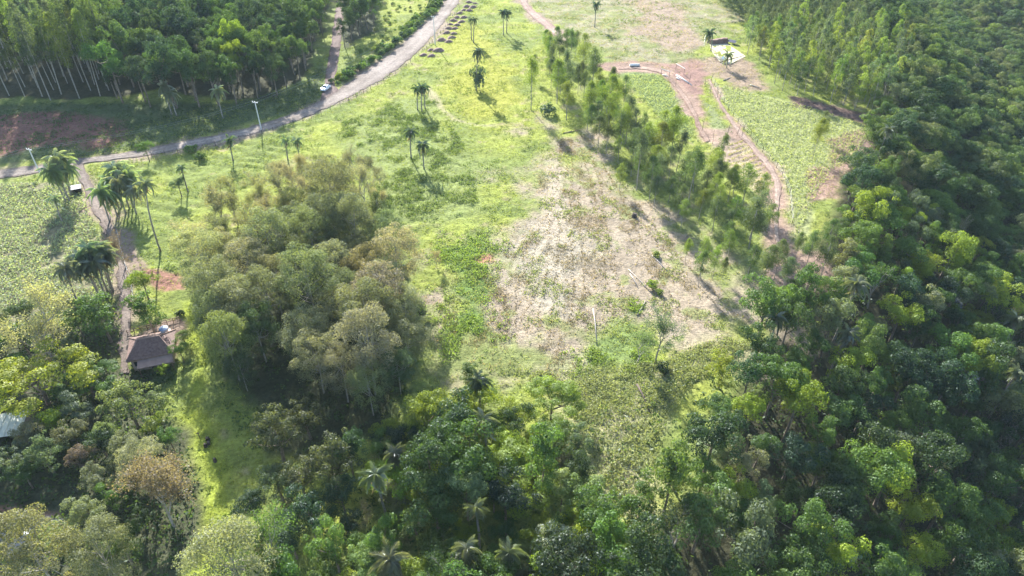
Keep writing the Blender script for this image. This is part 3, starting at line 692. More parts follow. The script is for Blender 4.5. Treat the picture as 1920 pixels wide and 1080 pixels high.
# lone eucalypts of the open ground
T(K_GUM, 'eucalyptus_tree', 997, 135, 32, 'gumlime', 'slim lone eucalyptus in the yellow pasture', sz=1.1)
T(K_GUM, 'eucalyptus_tree', 1003, 118, 20, 'gum', 'shorter eucalyptus close behind the slim lone one')
T(K_GUM, 'eucalyptus_tree', 708, 385, 40, 'gum', 'dark eucalyptus standing apart between the brown grove and the pasture', sz=.9)
T(K_GUM, 'eucalyptus_tree', 1165, 322, 22, 'gumlime', 'small lime eucalyptus at the edge of the cleared field')
T(K_GUM, 'eucalyptus_tree', 1538, 246, 34, 'gumlime', 'lone lime eucalyptus in the bean field', sz=1.2)
T(K_GUM, 'eucalyptus_tree', 1545, 225, 24, 'gum', 'darker eucalyptus right behind the lone one in the bean field')
T(K_GUM, 'eucalyptus_tree', 1357, 270, 26, 'gum', 'lone eucalyptus beside the rows of the garden')
T(K_GUM, 'eucalyptus_tree', 1345, 345, 36, 'gumlime', 'lime-topped eucalyptus at the end of the garden rows')
T(K_GUM, 'eucalyptus_tree', 1374, 335, 36, 'gum', 'dark green eucalyptus pair member below the garden rows')
T(K_GUM, 'eucalyptus_tree', 1432, 350, 34, 'gumlime', 'bright lime eucalyptus beside the red garden track')
T(K_WISP, 'wispy_tree', 1240, 615, 74, 'greygreen', 'airy grey-green tree on the lower slope of the cleared field', sz=1.2, i=2)
T(K_WISP, 'wispy_tree', 1200, 640, 54, 'pale', 'thin pale tree beside the airy grey-green one', i=2)
T(K_WISP, 'wispy_tree', 815, 480, 26, 'straw', 'thin straw-coloured sapling in the pasture near the green patch', i=2)
for q, c in (((1290, 462, 24), 'gumlime'), ((1322, 470, 30), 'gumlime'), ((1318, 490, 32), 'gum'), ((1345, 480, 26), 'gumlime'), ((1360, 495, 22), 'gum')):
    T(K_GUM, 'eucalyptus_tree', *q, c, 'eucalyptus of the small leaning clump on the cleared field', group='leaning eucalyptus clump on the cleared field', sz=1.15)
for q in ((1555, 470, 40), (1525, 455, 34), (1500, 452, 30), (1560, 430, 36)):
    T(K_GUM, 'eucalyptus_tree', *q, 'gum', 'eucalyptus between the bean field and the ravine forest', group='eucalyptus at the end of the bean field')
T(K_SHRUB, 'field_bush', 1232, 478, 20, 'gumlime', 'lone green bush on the brown cleared ground', 'bush')
T(K_SHRUB, 'field_bush', 1225, 535, 24, 'lime', 'yellow-green bush lower on the brown cleared ground', 'bush')
T(K_SHRUB, 'field_bush', 1235, 548, 18, 'gumlime', 'small bush touching the yellow-green one on the cleared ground', 'bush')
T(K_SHRUB, 'field_bush', 1028, 205, 36, 'greygreen', 'wide grey-green bush beside the eucalyptus border', 'bush')
T(K_SHRUB, 'field_bush', 893, 150, 34, 'greygreen', 'leafy creeper thicket round the foot of the thick palm', 'bush', sz=2.0)
T(K_SHRUB, 'field_bush', 752, 505, 26, 'deep', 'dark bush at the edge of the brown grove', 'bush')
T(K_SHRUB, 'field_bush', 1245, 690, 30, 'dark', 'dark bush behind the airy grey-green tree', 'bush')

# ------------------------------------------------------------------ palms
P_ = palm_px
P_(897, 98, 893, 170, 'thick ivy-covered palm, largest in the yellow pasture', col='mid', size=1.35, nf=22)
P_(890, 38, 888, 80, 'first of two slim palms in the upper pasture', col='olive', group=None)
P_(883, 34, 884, 74, 'shorter slim palm beside it in the upper pasture', col='olive')
P_(943, 22, 944, 66, 'palm of the close pair below the top of the pasture', col='mid', group='close pair of pasture palms')
P_(951, 26, 950, 62, 'palm of the close pair below the top of the pasture', col='mid', group='close pair of pasture palms')
P_(1118, 10, 1115, 50, 'single palm in the pale upper field', col='mid', size=1.1)
for cx, bx, by in ((782, 783, 206), (790, 791, 210), (797, 797, 204)):
    P_(cx, 163, bx, by, 'palm of the tight group of three in the pasture', 'three pasture palms in a tight group', col='mid', size=1.1)
P_(769, 243, 771, 297, 'upper palm of the staggered pair in the pasture', col='mid', size=1.15)
P_(792, 268, 795, 316, 'lower palm of the staggered pair in the pasture', col='mid', size=1.1)
P_(271, 344, 301, 472, 'tall leaning palm with a bare stem on the terraced pasture', col='pale', size=1.2)
for cx, cy, bx, by in ((105, 296, 128, 372), (92, 315, 124, 380), (120, 312, 134, 368), (103, 325, 131, 378), (118, 296, 136, 364)):
    P_(cx, cy, bx, by, 'palm of the clump at the corner of the crop field', 'palm clump at the road corner of the crop field', col='pale', size=1.5, nf=20)
P_(100, 370, 119, 420, 'short palm standing inside the crop field', col='pale', size=1.0, nf=12)
for cx, cy, bx, by in ((215, 318, 228, 385), (232, 322, 243, 392), (205, 335, 224, 392), (222, 340, 236, 400), (240, 335, 250, 390), (252, 352, 256, 402), (190, 362, 206, 415), (208, 365, 220, 405)):
    P_(cx, cy, bx, by, 'palm of the big clump beside the driveway', 'big palm clump beside the driveway', col='pale', size=1.5, nf=20)
for cx, cy, bx, by in ((165, 468, 196, 550), (178, 475, 202, 548), (150, 480, 188, 556), (190, 468, 208, 540), (175, 492, 200, 560), (200, 480, 212, 545), (158, 500, 190, 562)):
    P_(cx, cy, bx, by, 'palm of the row between the crop field and the driveway', 'palms between the crop field and the driveway', col='greygreen', size=1.4, nf=18)
P_(124, 505, 148, 572, 'separate palm leaning over the lower crop field', col='greygreen', size=1.35)
P_(306, 160, 322, 214, 'taller shaggy palm of the two below the dark wood', col='greygreen', size=1.5)
P_(318, 176, 331, 216, 'lower shaggy palm of the two below the dark wood', col='greygreen', size=1.4)
P_(408, 172, 418, 222, 'single pale palm beyond the road, before the dark wood', col='pale', size=1.3)
P_(340, 315, 353, 360, 'small thin palm beside the grey-green tree on the terraces', col='pale', nf=10)
P_(556, 262, 566, 322, 'tall thin palm at the upper end of the brown grove', col='pale', nf=10)
P_(536, 262, 540, 300, 'shorter thin palm at the upper end of the brown grove', col='pale', nf=10)
P_(430, 262, 437, 300, 'small dark palm below the road fence', col='mid', nf=12)
P_(1331, 62, 1333, 96, 'dark palm at the back corner of the sand yard', col='mid', size=1.3)
P_(1366, 100, 1362, 128, 'pale palm in front of the sand yard', col='pale', size=1.2, nf=12)
def ravine_palm(cx, cy, H, label, col='green', size=1.5, lean=0.6, nf=18):
    x, y, _ = at(cx, cy, H); return palm(x, y, H, label, None, col=col, size=size*.78, bright=.85, lean=lean, lz=None, nf=nf)
ravine_palm(1662, 242, 14, 'palm rising out of the forest at the corner of the bean field', 'pale')
ravine_palm(1605, 528, 15, 'pale palm with a visible stem on the forested ridge', 'pale')
ravine_palm(1585, 622, 11, 'palm in the shaded forest below the ridge', 'greygreen')
ravine_palm(1460, 598, 10, 'dark palm where the forest meets the cleared field', 'mid')
ravine_palm(1905, 700, 13, 'palm beyond the stream at the frame edge', 'pale')
ravine_palm(1912, 598, 12, 'sunlit palm above the stream at the frame edge', 'lime')
ravine_palm(1835, 110, 13, 'palm among the far forest crowns', 'mid')
ravine_palm(708, 882, 12, 'drooping pale palm beside the round olive tree', 'pale', 1.5)
ravine_palm(912, 792, 11, 'palm with wide fronds just below the cleared field', 'pale', 1.6)
ravine_palm(745, 845, 9, 'bluish palm in shade beside the dark clearing', 'greygreen', 1.4)
ravine_palm(895, 945, 10, 'small palm among lime bushes below the broad lime tree', 'pale', 1.1)
ravine_palm(732, 1058, 9, 'large palm cut by the bottom of the picture', 'pale', 1.6)
ravine_palm(878, 1022, 10, 'palm just above the large cut-off one', 'pale', 1.15)
ravine_palm(945, 1035, 10, 'star-shaped palm next to the silver-leaved tree', 'pale', 1.4)
ravine_palm(900, 718, 10, 'leaning dark palm on the lower edge of the cleared field', 'mid', 1.5)
ravine_palm(455, 1012, 7, 'short palm hidden between tan and dark trees', 'green', 1.1)

# ------------------------------------------------------------------ woods and rows
def place(px, py, L):
    for x0, y0, x1, y1, t in L:
        if x0 <= px < x1 and y0 <= py < y1: return t
    return ''
SPOTS = {
 'forest_tree': [(0, 0, 900, 1200, 'below the brown grove'), (900, 0, 1130, 1200, 'below the cleared field'), (1130, 780, 1400, 1200, 'under the weedy slope'), (1130, 640, 1480, 780, 'at the corner of the cleared field'),
   (1400, 780, 1700, 1200, 'low on the shaded slope'), (1700, 700, 2200, 1200, 'on the shaded slope across the stream'), (1700, 480, 2200, 700, 'around the stream'), (1400, 560, 1700, 780, 'high on the shaded slope'),
   (1400, 400, 1700, 560, 'on the ridge past the garden'), (1700, 330, 2200, 480, 'deep in the ravine above the stream'), (1500, 200, 1700, 400, 'beside the bean field'), (1700, 150, 2200, 330, 'deep behind the bean field'), (1500, -200, 2200, 200, 'beyond the eucalyptus stand')],
 'grove_tree': [(0, 0, 480, 560, 'on the pasture side'), (480, 0, 620, 430, 'at the upper end'), (620, 0, 900, 480, 'along the upper field side'), (640, 480, 900, 1200, 'along the lower field side'), (0, 560, 480, 1200, 'facing the grass lane'), (480, 560, 640, 1200, 'over the dark clearing'), (0, 0, 2000, 1200, 'in the middle')],
 'eucalyptus_tree': [(0, -99, 1110, 150, 'at its top end'), (0, 150, 1200, 260, 'in its upper part'), (1200, 0, 1320, 300, 'on its garden side'), (0, 260, 1320, 400, 'in its middle'), (1320, 0, 2000, 400, 'by the garden rows'), (0, 400, 2000, 1200, 'at its lower end')],
 'woodland_tree': [(540, -200, 640, 300, 'beside the shaded lane'), (640, -200, 900, 300, ''), (0, 110, 330, 300, 'in front, next to the plantation'), (330, 110, 640, 300, 'in front, facing the road'), (0, 30, 400, 110, 'in the middle rows'), (400, 30, 640, 110, 'around the bright yellow-green tree'), (0, -300, 640, 30, 'at the very back')],
 'tall_eucalyptus': [(-300, 120, 60, 300, 'in its front row at the frame edge'), (60, 120, 400, 300, 'in its front row near the dark wood'), (-300, -300, 110, 120, 'behind its front row'), (110, -300, 400, 120, 'behind, against the dark wood')],
 'stand_eucalyptus': [(1300, 110, 1500, 300, 'at its lower corner near the sand yard'), (1500, 110, 1800, 300, 'along its shaded lower edge'), (1300, -99, 1480, 110, 'next to the sand yard'), (1480, -99, 1900, 110, 'inside')],
 'thicket_tree': [(-200, 600, 130, 800, 'under the spreading tree'), (130, 600, 400, 800, 'next to the house'), (-200, 800, 140, 1200, 'near the grey courtyard'), (140, 800, 400, 1200, 'near the grass lane')],
}
def wood(name, G, spacing, kinds, s_rng, cols, label, group, seed, sz=(0.85, 1.2), cap=300, hc=6, avoid=(), cat='tree', edge=0.0, gap=0):
    """trees of one wood; returns the plan points past the cap"""
    g = np.random.default_rng(seed); P = scatter(G, spacing, g, sd_min=edge)
    for A, mgn in avoid: P = P[poly_sd(P, A) < -mgn]
    if len(TAKEN):
        t = np.array(TAKEN); d = np.hypot(P[:, None, 0]-t[None, :, 0], P[:, None, 1]-t[None, :, 1])
        P = P[(d > t[None, :, 2]).all(1)]
    P = P[road_mask(P) < -1.2]; P = P[in_frame(P, hc)]
    _, py, fw = project(P); order = np.argsort(fw); P = P[order]
    qx, qy, _ = project(P, hc) if len(P) else ([], [], 0)
    for i, (x, y) in enumerate(P[:cap]):
        k = kinds[int(g.integers(len(kinds)))]; j = int(g.choice(len(cols), p=np.array([c[1] for c in cols])/sum(c[1] for c in cols)))
        s = s_rng[0]+(s_rng[1]-s_rng[0])*g.random()**1.4
        f = (s-s_rng[0])/(s_rng[1]-s_rng[0]); size = 'large ' if f > .62 else ('small ' if f < .12 else ''); form = ''
        if len(kinds) > 6: form = 'upright ' if k in K_TALL else ('round ' if k in K_DOME else '')
        if gap and fbm(x, y, 11, 2)[()] < gap: continue
        lb = size+cols[j][2]+' '+form+label+(', '+place(qx[i], qy[i], SPOTS[name]) if name in SPOTS and place(qx[i], qy[i], SPOTS[name]) else '')
        if len(lb.split()) > 16: lb = lb.replace(form, '') if form else lb
        if len(lb.split()) > 16: lb = lb[len(size):]
        if len(lb.split()) > 16: lb = lb.replace('the ', '')
        tree(k, name, x, y, s, shade(cols[j][0], g), lb, cat, group, g, sz=sz[0]+(sz[1]-sz[0])*g.random()).rotation_euler[0] = 0.05*g.normal()
    return P[cap:]
TAKEN = [(o.location.x, o.location.y, 2.6) for o in COL.objects if o.type == 'EMPTY' and o.parent is None]
# tall eucalyptus plantation beyond the road
G1 = PX('-120,190,-20,189,60,188,130,187,212,184,218,120,215,60,215,-12,-120,-12')
wood('tall_eucalyptus', G1, 4.6, K_BIGGUM, (0.85, 1.08), [('gum', 5, 'tall dull green'), ('greygreen', 3, 'tall grey-green'), ('gumlime', 1.4, 'tall light green')],
     'bare-stemmed eucalyptus of the plantation', 'tall eucalyptus plantation beyond the road', 401, (0.9, 1.08), 300, 12)
G2 = PX('214,196,300,206,420,204,500,196,566,160,604,80,624,-20,214,-25')
left2 = wood('woodland_tree', G2, 5.2, K_BROAD+K_TALL, (0.95, 1.6), [('dark', 5, 'dark green'), ('deep', 4, 'deep bluish green'), ('mid', 3, 'mid green'), ('greygreen', 1, 'grey-green'), ('green', .8, 'lighter green')],
     'tree in the dark wood beyond the road', 'dark wood beyond the road', 402, (1.15, 1.6), 210, 9)
G2b = PX('642,98,668,80,700,50,712,-20,646,-30')
wood('woodland_tree', G2b, 5.0, K_BROAD, (0.7, 1.2), [('dark', 2, 'dark green'), ('mid', 1, 'mid green')], 'tree in the small wood between lane and sunny verge', 'small wood beside the lane', 403, (1.1, 1.5), 40, 8)
# hedge-like bushes along the road's far edge
L = ROADS['dirt_road'][0]; L = L[L[:, 1] > 219]
g = np.random.default_rng(404)
for k in range(0, len(L), 2):
    d = ROADS['dirt_road'][1][min(k, len(ROADS['dirt_road'][1])-1)]-L[k]
    n = L[k]-road_mid('dirt_road')[len(ROADS['dirt_road'][0])-len(L)+k]; n /= np.hypot(*n)
    for r in (1.8, 4.4):
        if g.random() < (.82 if r < 3 else .55) and L[k][1] > 228:
            p = L[k]+n*(r+0.9*g.random())+0.5*g.normal(size=2); s = 1.1+1.1*g.random()
            c = ['green', 'mid', 'lime', 'dark'][int(g.choice(4, p=[.35, .35, .15, .15]))]
            tree(K_SHRUB[int(g.integers(4))], 'roadside_bush', *p, s, shade(c, g), {'green': 'green', 'mid': 'mid green', 'lime': 'lime', 'dark': 'dark'}[c]+' bush in the hedge-like strip along the sunlit road', 'bush', 'bushes along the sunlit road', g)
# verge plants between lane and road
Gv = PX('644,150,700,60,760,-20,838,-20,780,48,700,118,655,148')
for p in scatter(Gv, 3.6, np.random.default_rng(405)):
    if road_mask(p[None])[0] < -2.5 and rng.random() < .5:
        tree(K_SHRUB[int(rng.integers(4))], 'verge_bush', *p, 0.6+0.7*rng.random(), shade('pale' if rng.random() < .5 else 'green', rng), 'low bush scattered over the sunny verge beyond the road', 'bush', 'low bushes on the sunny verge')
# eucalyptus border between cleared field and garden
G4 = PX('1020,98,1062,86,1100,128,1128,180,1165,205,1215,260,1275,312,1330,330,1395,372,1448,410,1462,470,1470,545,1420,560,1370,500,1310,455,1250,410,1190,360,1150,300,1090,258,1060,240,1035,180')
GUMC = [('gum', 4, 'dull green'), ('gumlime', 3, 'lime-tinged'), ('greygreen', 2.0, 'grey-green'), ('green', 1, 'fresh green')]
wood('eucalyptus_tree', G4, 3.7, K_GUM+K_STAND[:1], (0.7, 1.25), GUMC, 'eucalyptus of the cleared field border row', 'eucalyptus border row of the cleared field', 406, (0.75, 1.12), 260, 7, gap=0.42)
# eucalyptus stand above the bean field
G5 = PX('1330,-14,1352,30,1400,52,1395,100,1440,128,1452,165,1500,182,1560,196,1645,220,1680,150,1712,60,1730,-30')
left5 = wood('stand_eucalyptus', G5, 3.6, K_STAND, (0.85, 1.2), GUMC, 'eucalyptus of the stand above the bean field', 'eucalyptus stand above the bean field', 407, (1.0, 1.35), 150, 8)
# tall brown-green grove left of the cleared field
G7 = PX('372,570,420,530,480,490,560,452,630,432,690,452,735,500,752,540,770,590,792,680,780,760,700,742,650,790,600,735,520,640,470,640,445,725,432,690,405,600')
wood('grove_tree', G7, 5.4, K_GROVE, (0.85, 1.28), [('olive', 5, 'olive'), ('tan', 3, 'tan-tinged'), ('khaki', 2.4, 'khaki'), ('olivedark', .7, 'dark olive'), ('gum', .8, 'green')],
     'tree of the tall brown grove', 'grove beside the cleared field', 408, (0.72, 1.05), 150, 10)
G7b = PX('480,392,540,345,600,342,640,335,690,335,712,390,705,440,640,420,560,438,480,474,420,510,372,545,362,490,400,440')
wood('wispy_tree', G7b, 4.6, K_WISP, (0.9, 1.3), [('tan', 3, 'tan'), ('olive', 2, 'olive'), ('straw', 2, 'straw-coloured')], 'twiggy tree on the upper fringe of the grove', 'twiggy fringe of the grove', 409, (0.85, 1.1), 60, 6)
# ravine forest
TAKEN = [(o.location.x, o.location.y, 3.0) for o in COL.objects if o.type == 'EMPTY' and o.parent is None and o.location.y < 260]
GR_ = np.array([(172, 360), (160, 335), (142, 265), (118, 206), (90, 166), (80, 143), (60, 113), (48, 98), (33, 88), (16, 80), (3, 75), (-9, 72), (-24, 66), (-34, 42), (-34, 15), (140, 15), (200, 110), (300, 230), (380, 360), (420, 480), (190, 480)], float)
CLEAR = [(PX('1000,700,1120,690,1260,690,1330,650,1400,655,1290,735,1245,800,1220,900,1180,975,1130,930,1095,840'), 2.6), (ZONE['bean_field'][1], 1.5), (ZONE['brown_corner'][1], .5), (ZONE['brown_end'][1], .5), (ZONE['clearing'][1], 0), (ZONE['grove_floor'][1], -2)]
FC = [('dark', 2.8, 'dark green'), ('deep', 2, 'deep bluish green'), ('mid', 5, 'mid green'), ('green', 6, 'fresh green'), ('lime', 3.4, 'lime green'), ('greygreen', 1.6, 'grey-green'), ('olive', 1.6, 'olive')]
left6 = wood('forest_tree', GR_, 4.1, K_BROAD+K_BROAD+K_TALL+K_DOME[:1]+K_WISP[2:], (0.75, 1.35), FC, 'tree in the ravine forest', 'ravine forest', 410, (0.9, 1.35), 245, 6, CLEAR)
TAKEN = [(o.location.x, o.location.y, 1.9) for o in COL.objects if o.type == 'EMPTY' and o.parent is None and o.location.y < 140]
GC = PX('690,800,800,770,1000,775,1060,800,1085,860,1120,960,1190,1000,1260,1000,1240,1100,560,1100,600,1010,680,900', 6)
wood('forest_tree', GC, 2.9, K_BROAD+K_BROAD+K_TALL+K_DOME[:1], (0.55, 1.0), [('green', 4.5, 'fresh green'), ('lime', 4.5, 'lime green'), ('mid', 1.6, 'mid green'), ('pale', 1.2, 'pale green')], 'tree in the ravine forest', 'ravine forest', 412, (0.8, 1.1), 75, 5, CLEAR)
# thicket round the farm house
G9 = PX('-60,640,120,600,215,620,228,700,310,735,318,800,345,900,345,1000,240,1080,120,1000,115,950,-60,945')
wood('thicket_tree', G9, 4.2, K_BROAD+K_DOME, (0.45, 0.8), [('mid', 3, 'mid green'), ('olive', 3, 'olive'), ('greygreen', 2, 'grey-green'), ('dark', 2, 'dark green')], 'thicket tree', 'thicket round the farm house', 411, (0.8, 1.1), 60, 4,
     [(PX('222,630,340,600,345,720,235,720'), 4.5), (PX('-60,770,70,770,60,830,-60,840'), 2), (PX('-80,930,130,930,130,1000,-60,1040'), 1)])

def mass(name, P, kinds, s_rng, mat, label, seed):
    """the trees past the limit: one object, its crowns instanced on plan points"""
    g = np.random.default_rng(seed); n = len(P)
    me = bpy.data.meshes.new(name); me.vertices.add(n)
    me.vertices.foreach_set('co', np.column_stack([P, h_base(P[:, 0], P[:, 1])]).astype(np.float32).ravel())
    for nm, v in (('sc', s_rng[0]+(s_rng[1]-s_rng[0])*g.random(n)**1.3), ('rot', g.random(n)*6.283)):
        a = me.attributes.new(nm, 'FLOAT', 'POINT'); a.data.foreach_set('value', v.astype(np.float32))
    a = me.attributes.new('pick', 'INT', 'POINT'); a.data.foreach_set('value', g.integers(0, len(kinds), n).astype(np.int32))
    o = link(name, me); prop(o, label, 'forest', kind='stuff')
    ng = bpy.data.node_groups.new(name, 'GeometryNodeTree')
    ng.interface.new_socket('Geometry', in_out='INPUT', socket_type='NodeSocketGeometry'); ng.interface.new_socket('Geometry', in_out='OUTPUT', socket_type='NodeSocketGeometry')
    gi, go = ng.nodes.new('NodeGroupInput'), ng.nodes.new('NodeGroupOutput'); L = ng.links.new
    ins = ng.nodes.new('GeometryNodeInstanceOnPoints'); ins.inputs['Pick Instance'].default_value = True
    jn = ng.nodes.new('GeometryNodeJoinGeometry')
    for k in reversed(kinds):
        src = next(q for q in COL.objects if q.data == k.crown)
        oi = ng.nodes.new('GeometryNodeObjectInfo'); oi.inputs['Object'].default_value = src; oi.inputs['As Instance'].default_value = True
        L(oi.outputs['Geometry'], jn.inputs[0])
    def attr(nm, ty):
        q = ng.nodes.new('GeometryNodeInputNamedAttribute'); q.data_type = ty; q.inputs[0].default_value = nm; return q.outputs[0]
    cx = ng.nodes.new('ShaderNodeCombineXYZ'); L(attr('rot', 'FLOAT'), cx.inputs[2])
    L(gi.outputs[0], ins.inputs['Points']); L(jn.outputs[0], ins.inputs['Instance']); L(attr('pick', 'INT'), ins.inputs['Instance Index'])
    L(cx.outputs[0], ins.inputs['Rotation']); L(attr('sc', 'FLOAT'), ins.inputs['Scale'])
    sm = ng.nodes.new('GeometryNodeSetMaterial'); sm.inputs['Material'].default_value = mat
    L(ins.outputs[0], sm.inputs[0]); L(sm.outputs[0], go.inputs[0])
    md = o.modifiers.new(name, 'NODES'); md.node_group = ng
    return o
used = {o.data for o in COL.objects if o.type == 'MESH'}
kb = [k for k in K_BROAD+K_TALL if k.crown in used]
mass('far_forest', np.vstack([left6, left2]) if len(left2) else left6, kb, (0.8, 1.5), M_FOREST, 'unbroken far part of the ravine forest', 501)
if len(left5): mass('far_eucalyptus_stand', left5, [k for k in K_STAND if k.crown in used], (0.85, 1.15), M_STAND, 'unbroken back of the eucalyptus stand', 502)
print('LEFT', len(left2), len(left5), len(left6))

# ------------------------------------------------------------------ low plants: one object for each sort of ground cover
def plant_mass(name, P, per, h, r, size, col, label, seed, up=0.6, asp=0.5, zoff=0.0, cat='grass'):
    g = np.random.default_rng(seed); n = len(P)
    if not n: return
    z = h_base(P[:, 0], P[:, 1])+relief(P)+zoff; sc = np.repeat(0.6+0.8*g.random(n), per)
    C = np.repeat(np.column_stack([P, z]), per, 0); m = len(C)
    off = g.normal(size=(m, 3))*np.array([r, r, 0])*0.55; off[:, 2] = h*g.random(m)
    C = C+off*sc[:, None]
    Nn = unit(g.normal(size=(m, 3))+np.array([0, 0, up]))
    V, Fq = leaf_quads(g, C, Nn, size, asp)
    t = np.clip(np.repeat(0.5+0.2*g.normal(size=n), per)+0.16*g.normal(size=m), 0, 1)
    prop(link(name, mesh_np(name, V, Fq, M_LEAF, tint=t), color=COLS[col] if isinstance(col, str) else col), label, cat, kind='stuff')
def cover(G, n, g, dens=None):
    lo, hi = G.min(0), G.max(0); P = lo+g.random((n, 2))*(hi-lo); P = P[poly_sd(P, G) > 0]; P = P[road_mask(P) < -0.3]; P = P[in_frame(P, 0, 40)]
    return P if dens is None else P[g.random(len(P)) < dens(P)]
g = np.random.default_rng(600)
OPEN = np.array([(-130, 60), (-40, 45), (-5, 60), (40, 90), (75, 140), (110, 205), (140, 260), (165, 345), (-60, 345), (-75, 230), (-130, 180)], float)
def zsum(P, names): return np.clip(sum(zone_w(P, ZONE[n]) for n in names), 0, 1)
BARE = ['scar', 'bare_garden', 'foot_trail', 'garden_path_verge', 'garden_track_verge', 'field_track_verge', 'dry_field', 'wood_floor_a', 'wood_floor_b', 'grove_floor', 'red_spot', 'garden_green', 'row_garden', 'pen_soil', 'bean_field', 'crop_ground', 'left_low', 'yard', 'grey_court', 'red_bank', 'dark_strip', 'brown_corner', 'clearing']
P = cover(OPEN, 110000, g, lambda P: (0.25+0.75*sstep(.38, .6, fbm(P[:, 0], P[:, 1], 6, 3)))*(1-0.96*zsum(P, BARE))*(1-0.75*zsum(P, ['upper_right'])))
plant_mass('pasture_grass', P[:42000], 6, 0.28, 0.5, 0.30, (0.225, 0.26, 0.048), 'bright green grass of the pasture', 601, up=0.9, asp=.4)
P = cover(OPEN, 60000, g, lambda P: sstep(.52, .66, fbm(P[:, 0]+30, P[:, 1], 5, 3))*(1-0.9*zsum(P, BARE)))
Zt = ('tongue', PX('825,470,900,448,935,560,920,640,850,650,835,560'), None, 9, 10); Zb = ('bank', PX('1080,640,1190,590,1250,640,1230,700,1110,690'), None, 8, 9)
P2 = cover(PX('780,430,980,420,980,690,780,690'), 30000, g, lambda P: 0.3*zone_w(P, Zt)*sstep(.40, .55, fbm(P[:, 0], P[:, 1], 4, 3))); P3 = cover(PX('1040,560,1300,560,1300,740,1040,740'), 30000, g, lambda P: .3*zone_w(P, Zb)*sstep(.42, .56, fbm(P[:, 0], P[:, 1], 4, 3))); P4 = cover(ZONE['rough_left'][1], 14000, g, lambda P: sstep(.48, .62, fbm(P[:, 0], P[:, 1], 4, 3)))
plant_mass('pasture_weeds', np.vstack([P[:13000], P4[:4000]]), 8, 0.45, 0.55, 0.33, (0.11, 0.155, 0.046), 'taller green weeds scattered through the pasture', 602, up=0.4, cat='weeds')
plant_mass('lime_weeds', np.vstack([P2[:1500], P3[:900]]), 8, 0.45, 0.6, 0.34, (0.19, 0.26, 0.065), 'patches of lush lime weeds at the edge of the cleared field', 612, up=0.5, cat='weeds')
P = cover(OPEN, 110000, g, lambda P: zsum(P, ['dry_field', 'upper_right', 'clearing', 'brown_corner'])*(0.15+0.85*sstep(.42, .6, fbm(P[:, 0]+70, P[:, 1], 3.5, 3))))
plant_mass('dry_stalks', P[:24000], 3, 0.3, 0.5, 0.45, (0.30, 0.235, 0.16), 'dry brown stalks and brush on the cleared field', 603, up=0.2, asp=.22, cat='brush')
P = cover(ZONE['dry_field'][1], 60000, g, lambda P: sstep(.56, .70, fbm(P[:, 0]*.8+P[:, 1]*.25+11, P[:, 1]*.5-P[:, 0]*.3, 3.0, 4))*zsum(P, ['dry_field']))
plant_mass('brush_debris', P[:7000], 4, 0.25, 0.5, 0.40, (0.19, 0.15, 0.112), 'dark brushwood and stubble left lying on the cleared field', 613, up=0.1, asp=.18, cat='brush')
TL = [PX(q) for q in ('1062,262,1050,340,1040,430,1030,540,1020,640', '1082,262,1078,340,1080,430,1084,540,1090,630', '1100,280,1118,360,1135,450,1150,540,1160,600', '1122,300,1160,380,1200,460,1240,540,1270,600', '1140,312,1190,390,1245,460,1310,530,1370,590', '1040,400,990,470,960,540,960,620', '1090,420,1060,480,1030,520,990,560,950,640')]
Pt = []
for L in TL:
    d = np.r_[0, np.cumsum(np.hypot(*np.diff(L, axis=0).T))]; q = np.arange(0, d[-1], 0.55); c = np.column_stack([np.interp(q, d, L[:, 0]), np.interp(q, d, L[:, 1])])
    for off in (-1.1, 1.1): Pt.append(c+np.array([off, 0])+np.column_stack([1.2*(fbm(q, q*0+off, 9, 2)-.5), 0*q])+.12*g.normal(size=c.shape))
Pt = np.concatenate(Pt); Pt = Pt[g.random(len(Pt)) < .75]
plant_mass('track_clods', Pt, 3, 0.12, 0.42, 0.5, (0.20, 0.155, 0.115), 'clods turned up along bulldozer tracks on the cleared field', 615, up=0.6, asp=.3, cat='clods')
P = cover(ZONE['dry_field'][1], 40000, g, lambda P: sstep(.60, .72, fbm(P[:, 0]+210, P[:, 1]+7, 5.0, 4)+.10*np.clip(1-poly_sd(P, G_DRY)/25., 0, 1)))
plant_mass('regrowth_weeds', P[:3200], 6, 0.25, 0.55, 0.30, (0.22, 0.255, 0.10), 'green regrowth coming up through the cleared field', 614, up=0.5, cat='weeds')
P = cover(ZONE['weedy_slope'][1], 26000, g, lambda P: 0.3+0.6*sstep(.4, .55, fbm(P[:, 0], P[:, 1], 3, 3)))
Pb = cover(ZONE['brown_corner'][1], 3000, g, lambda P: .2+0*P[:, 0])
plant_mass('slope_weeds', np.vstack([P[:5000], Pb]), 8, 0.4, 0.55, 0.30, (0.25, 0.275, 0.135), 'grey-green weeds covering the slope below the cleared field', 604, up=.5, cat='weeds')
def rows(G, along, row, step, g, wob=0.12):
    lo, hi = G.min(0), G.max(0); c = (lo+hi)/2; R = np.hypot(*(hi-lo))/2
    a, b = np.meshgrid(np.arange(-R, R, step), np.arange(-R, R, row)); u = np.array([math.cos(along), math.sin(along)]); v = np.array([-u[1], u[0]])
    P = c+a.ravel()[:, None]*u+b.ravel()[:, None]*v+wob*g.normal(size=(a.size, 2)); return P[poly_sd(P, G) > 0.3]
P = rows(ZONE['crop_ground'][1], R_(20), 1.05, 0.5, g, .12); P = P[in_frame(P, 0, 40)]; P = P[(fbm(P[:, 0], P[:, 1], 5, 3) > .3)]
plant_mass('crop_plants', P, 11, 0.7, 0.45, 0.36, (0.26, 0.30, 0.18), 'broad-leaved crop planted over the field beside the driveway', 605, up=1.2, asp=.7, cat='crop')
P = rows(ZONE['bean_field'][1], R_(60), 0.9, 0.6, g, .2); P = P[road_mask(P) < -.4]
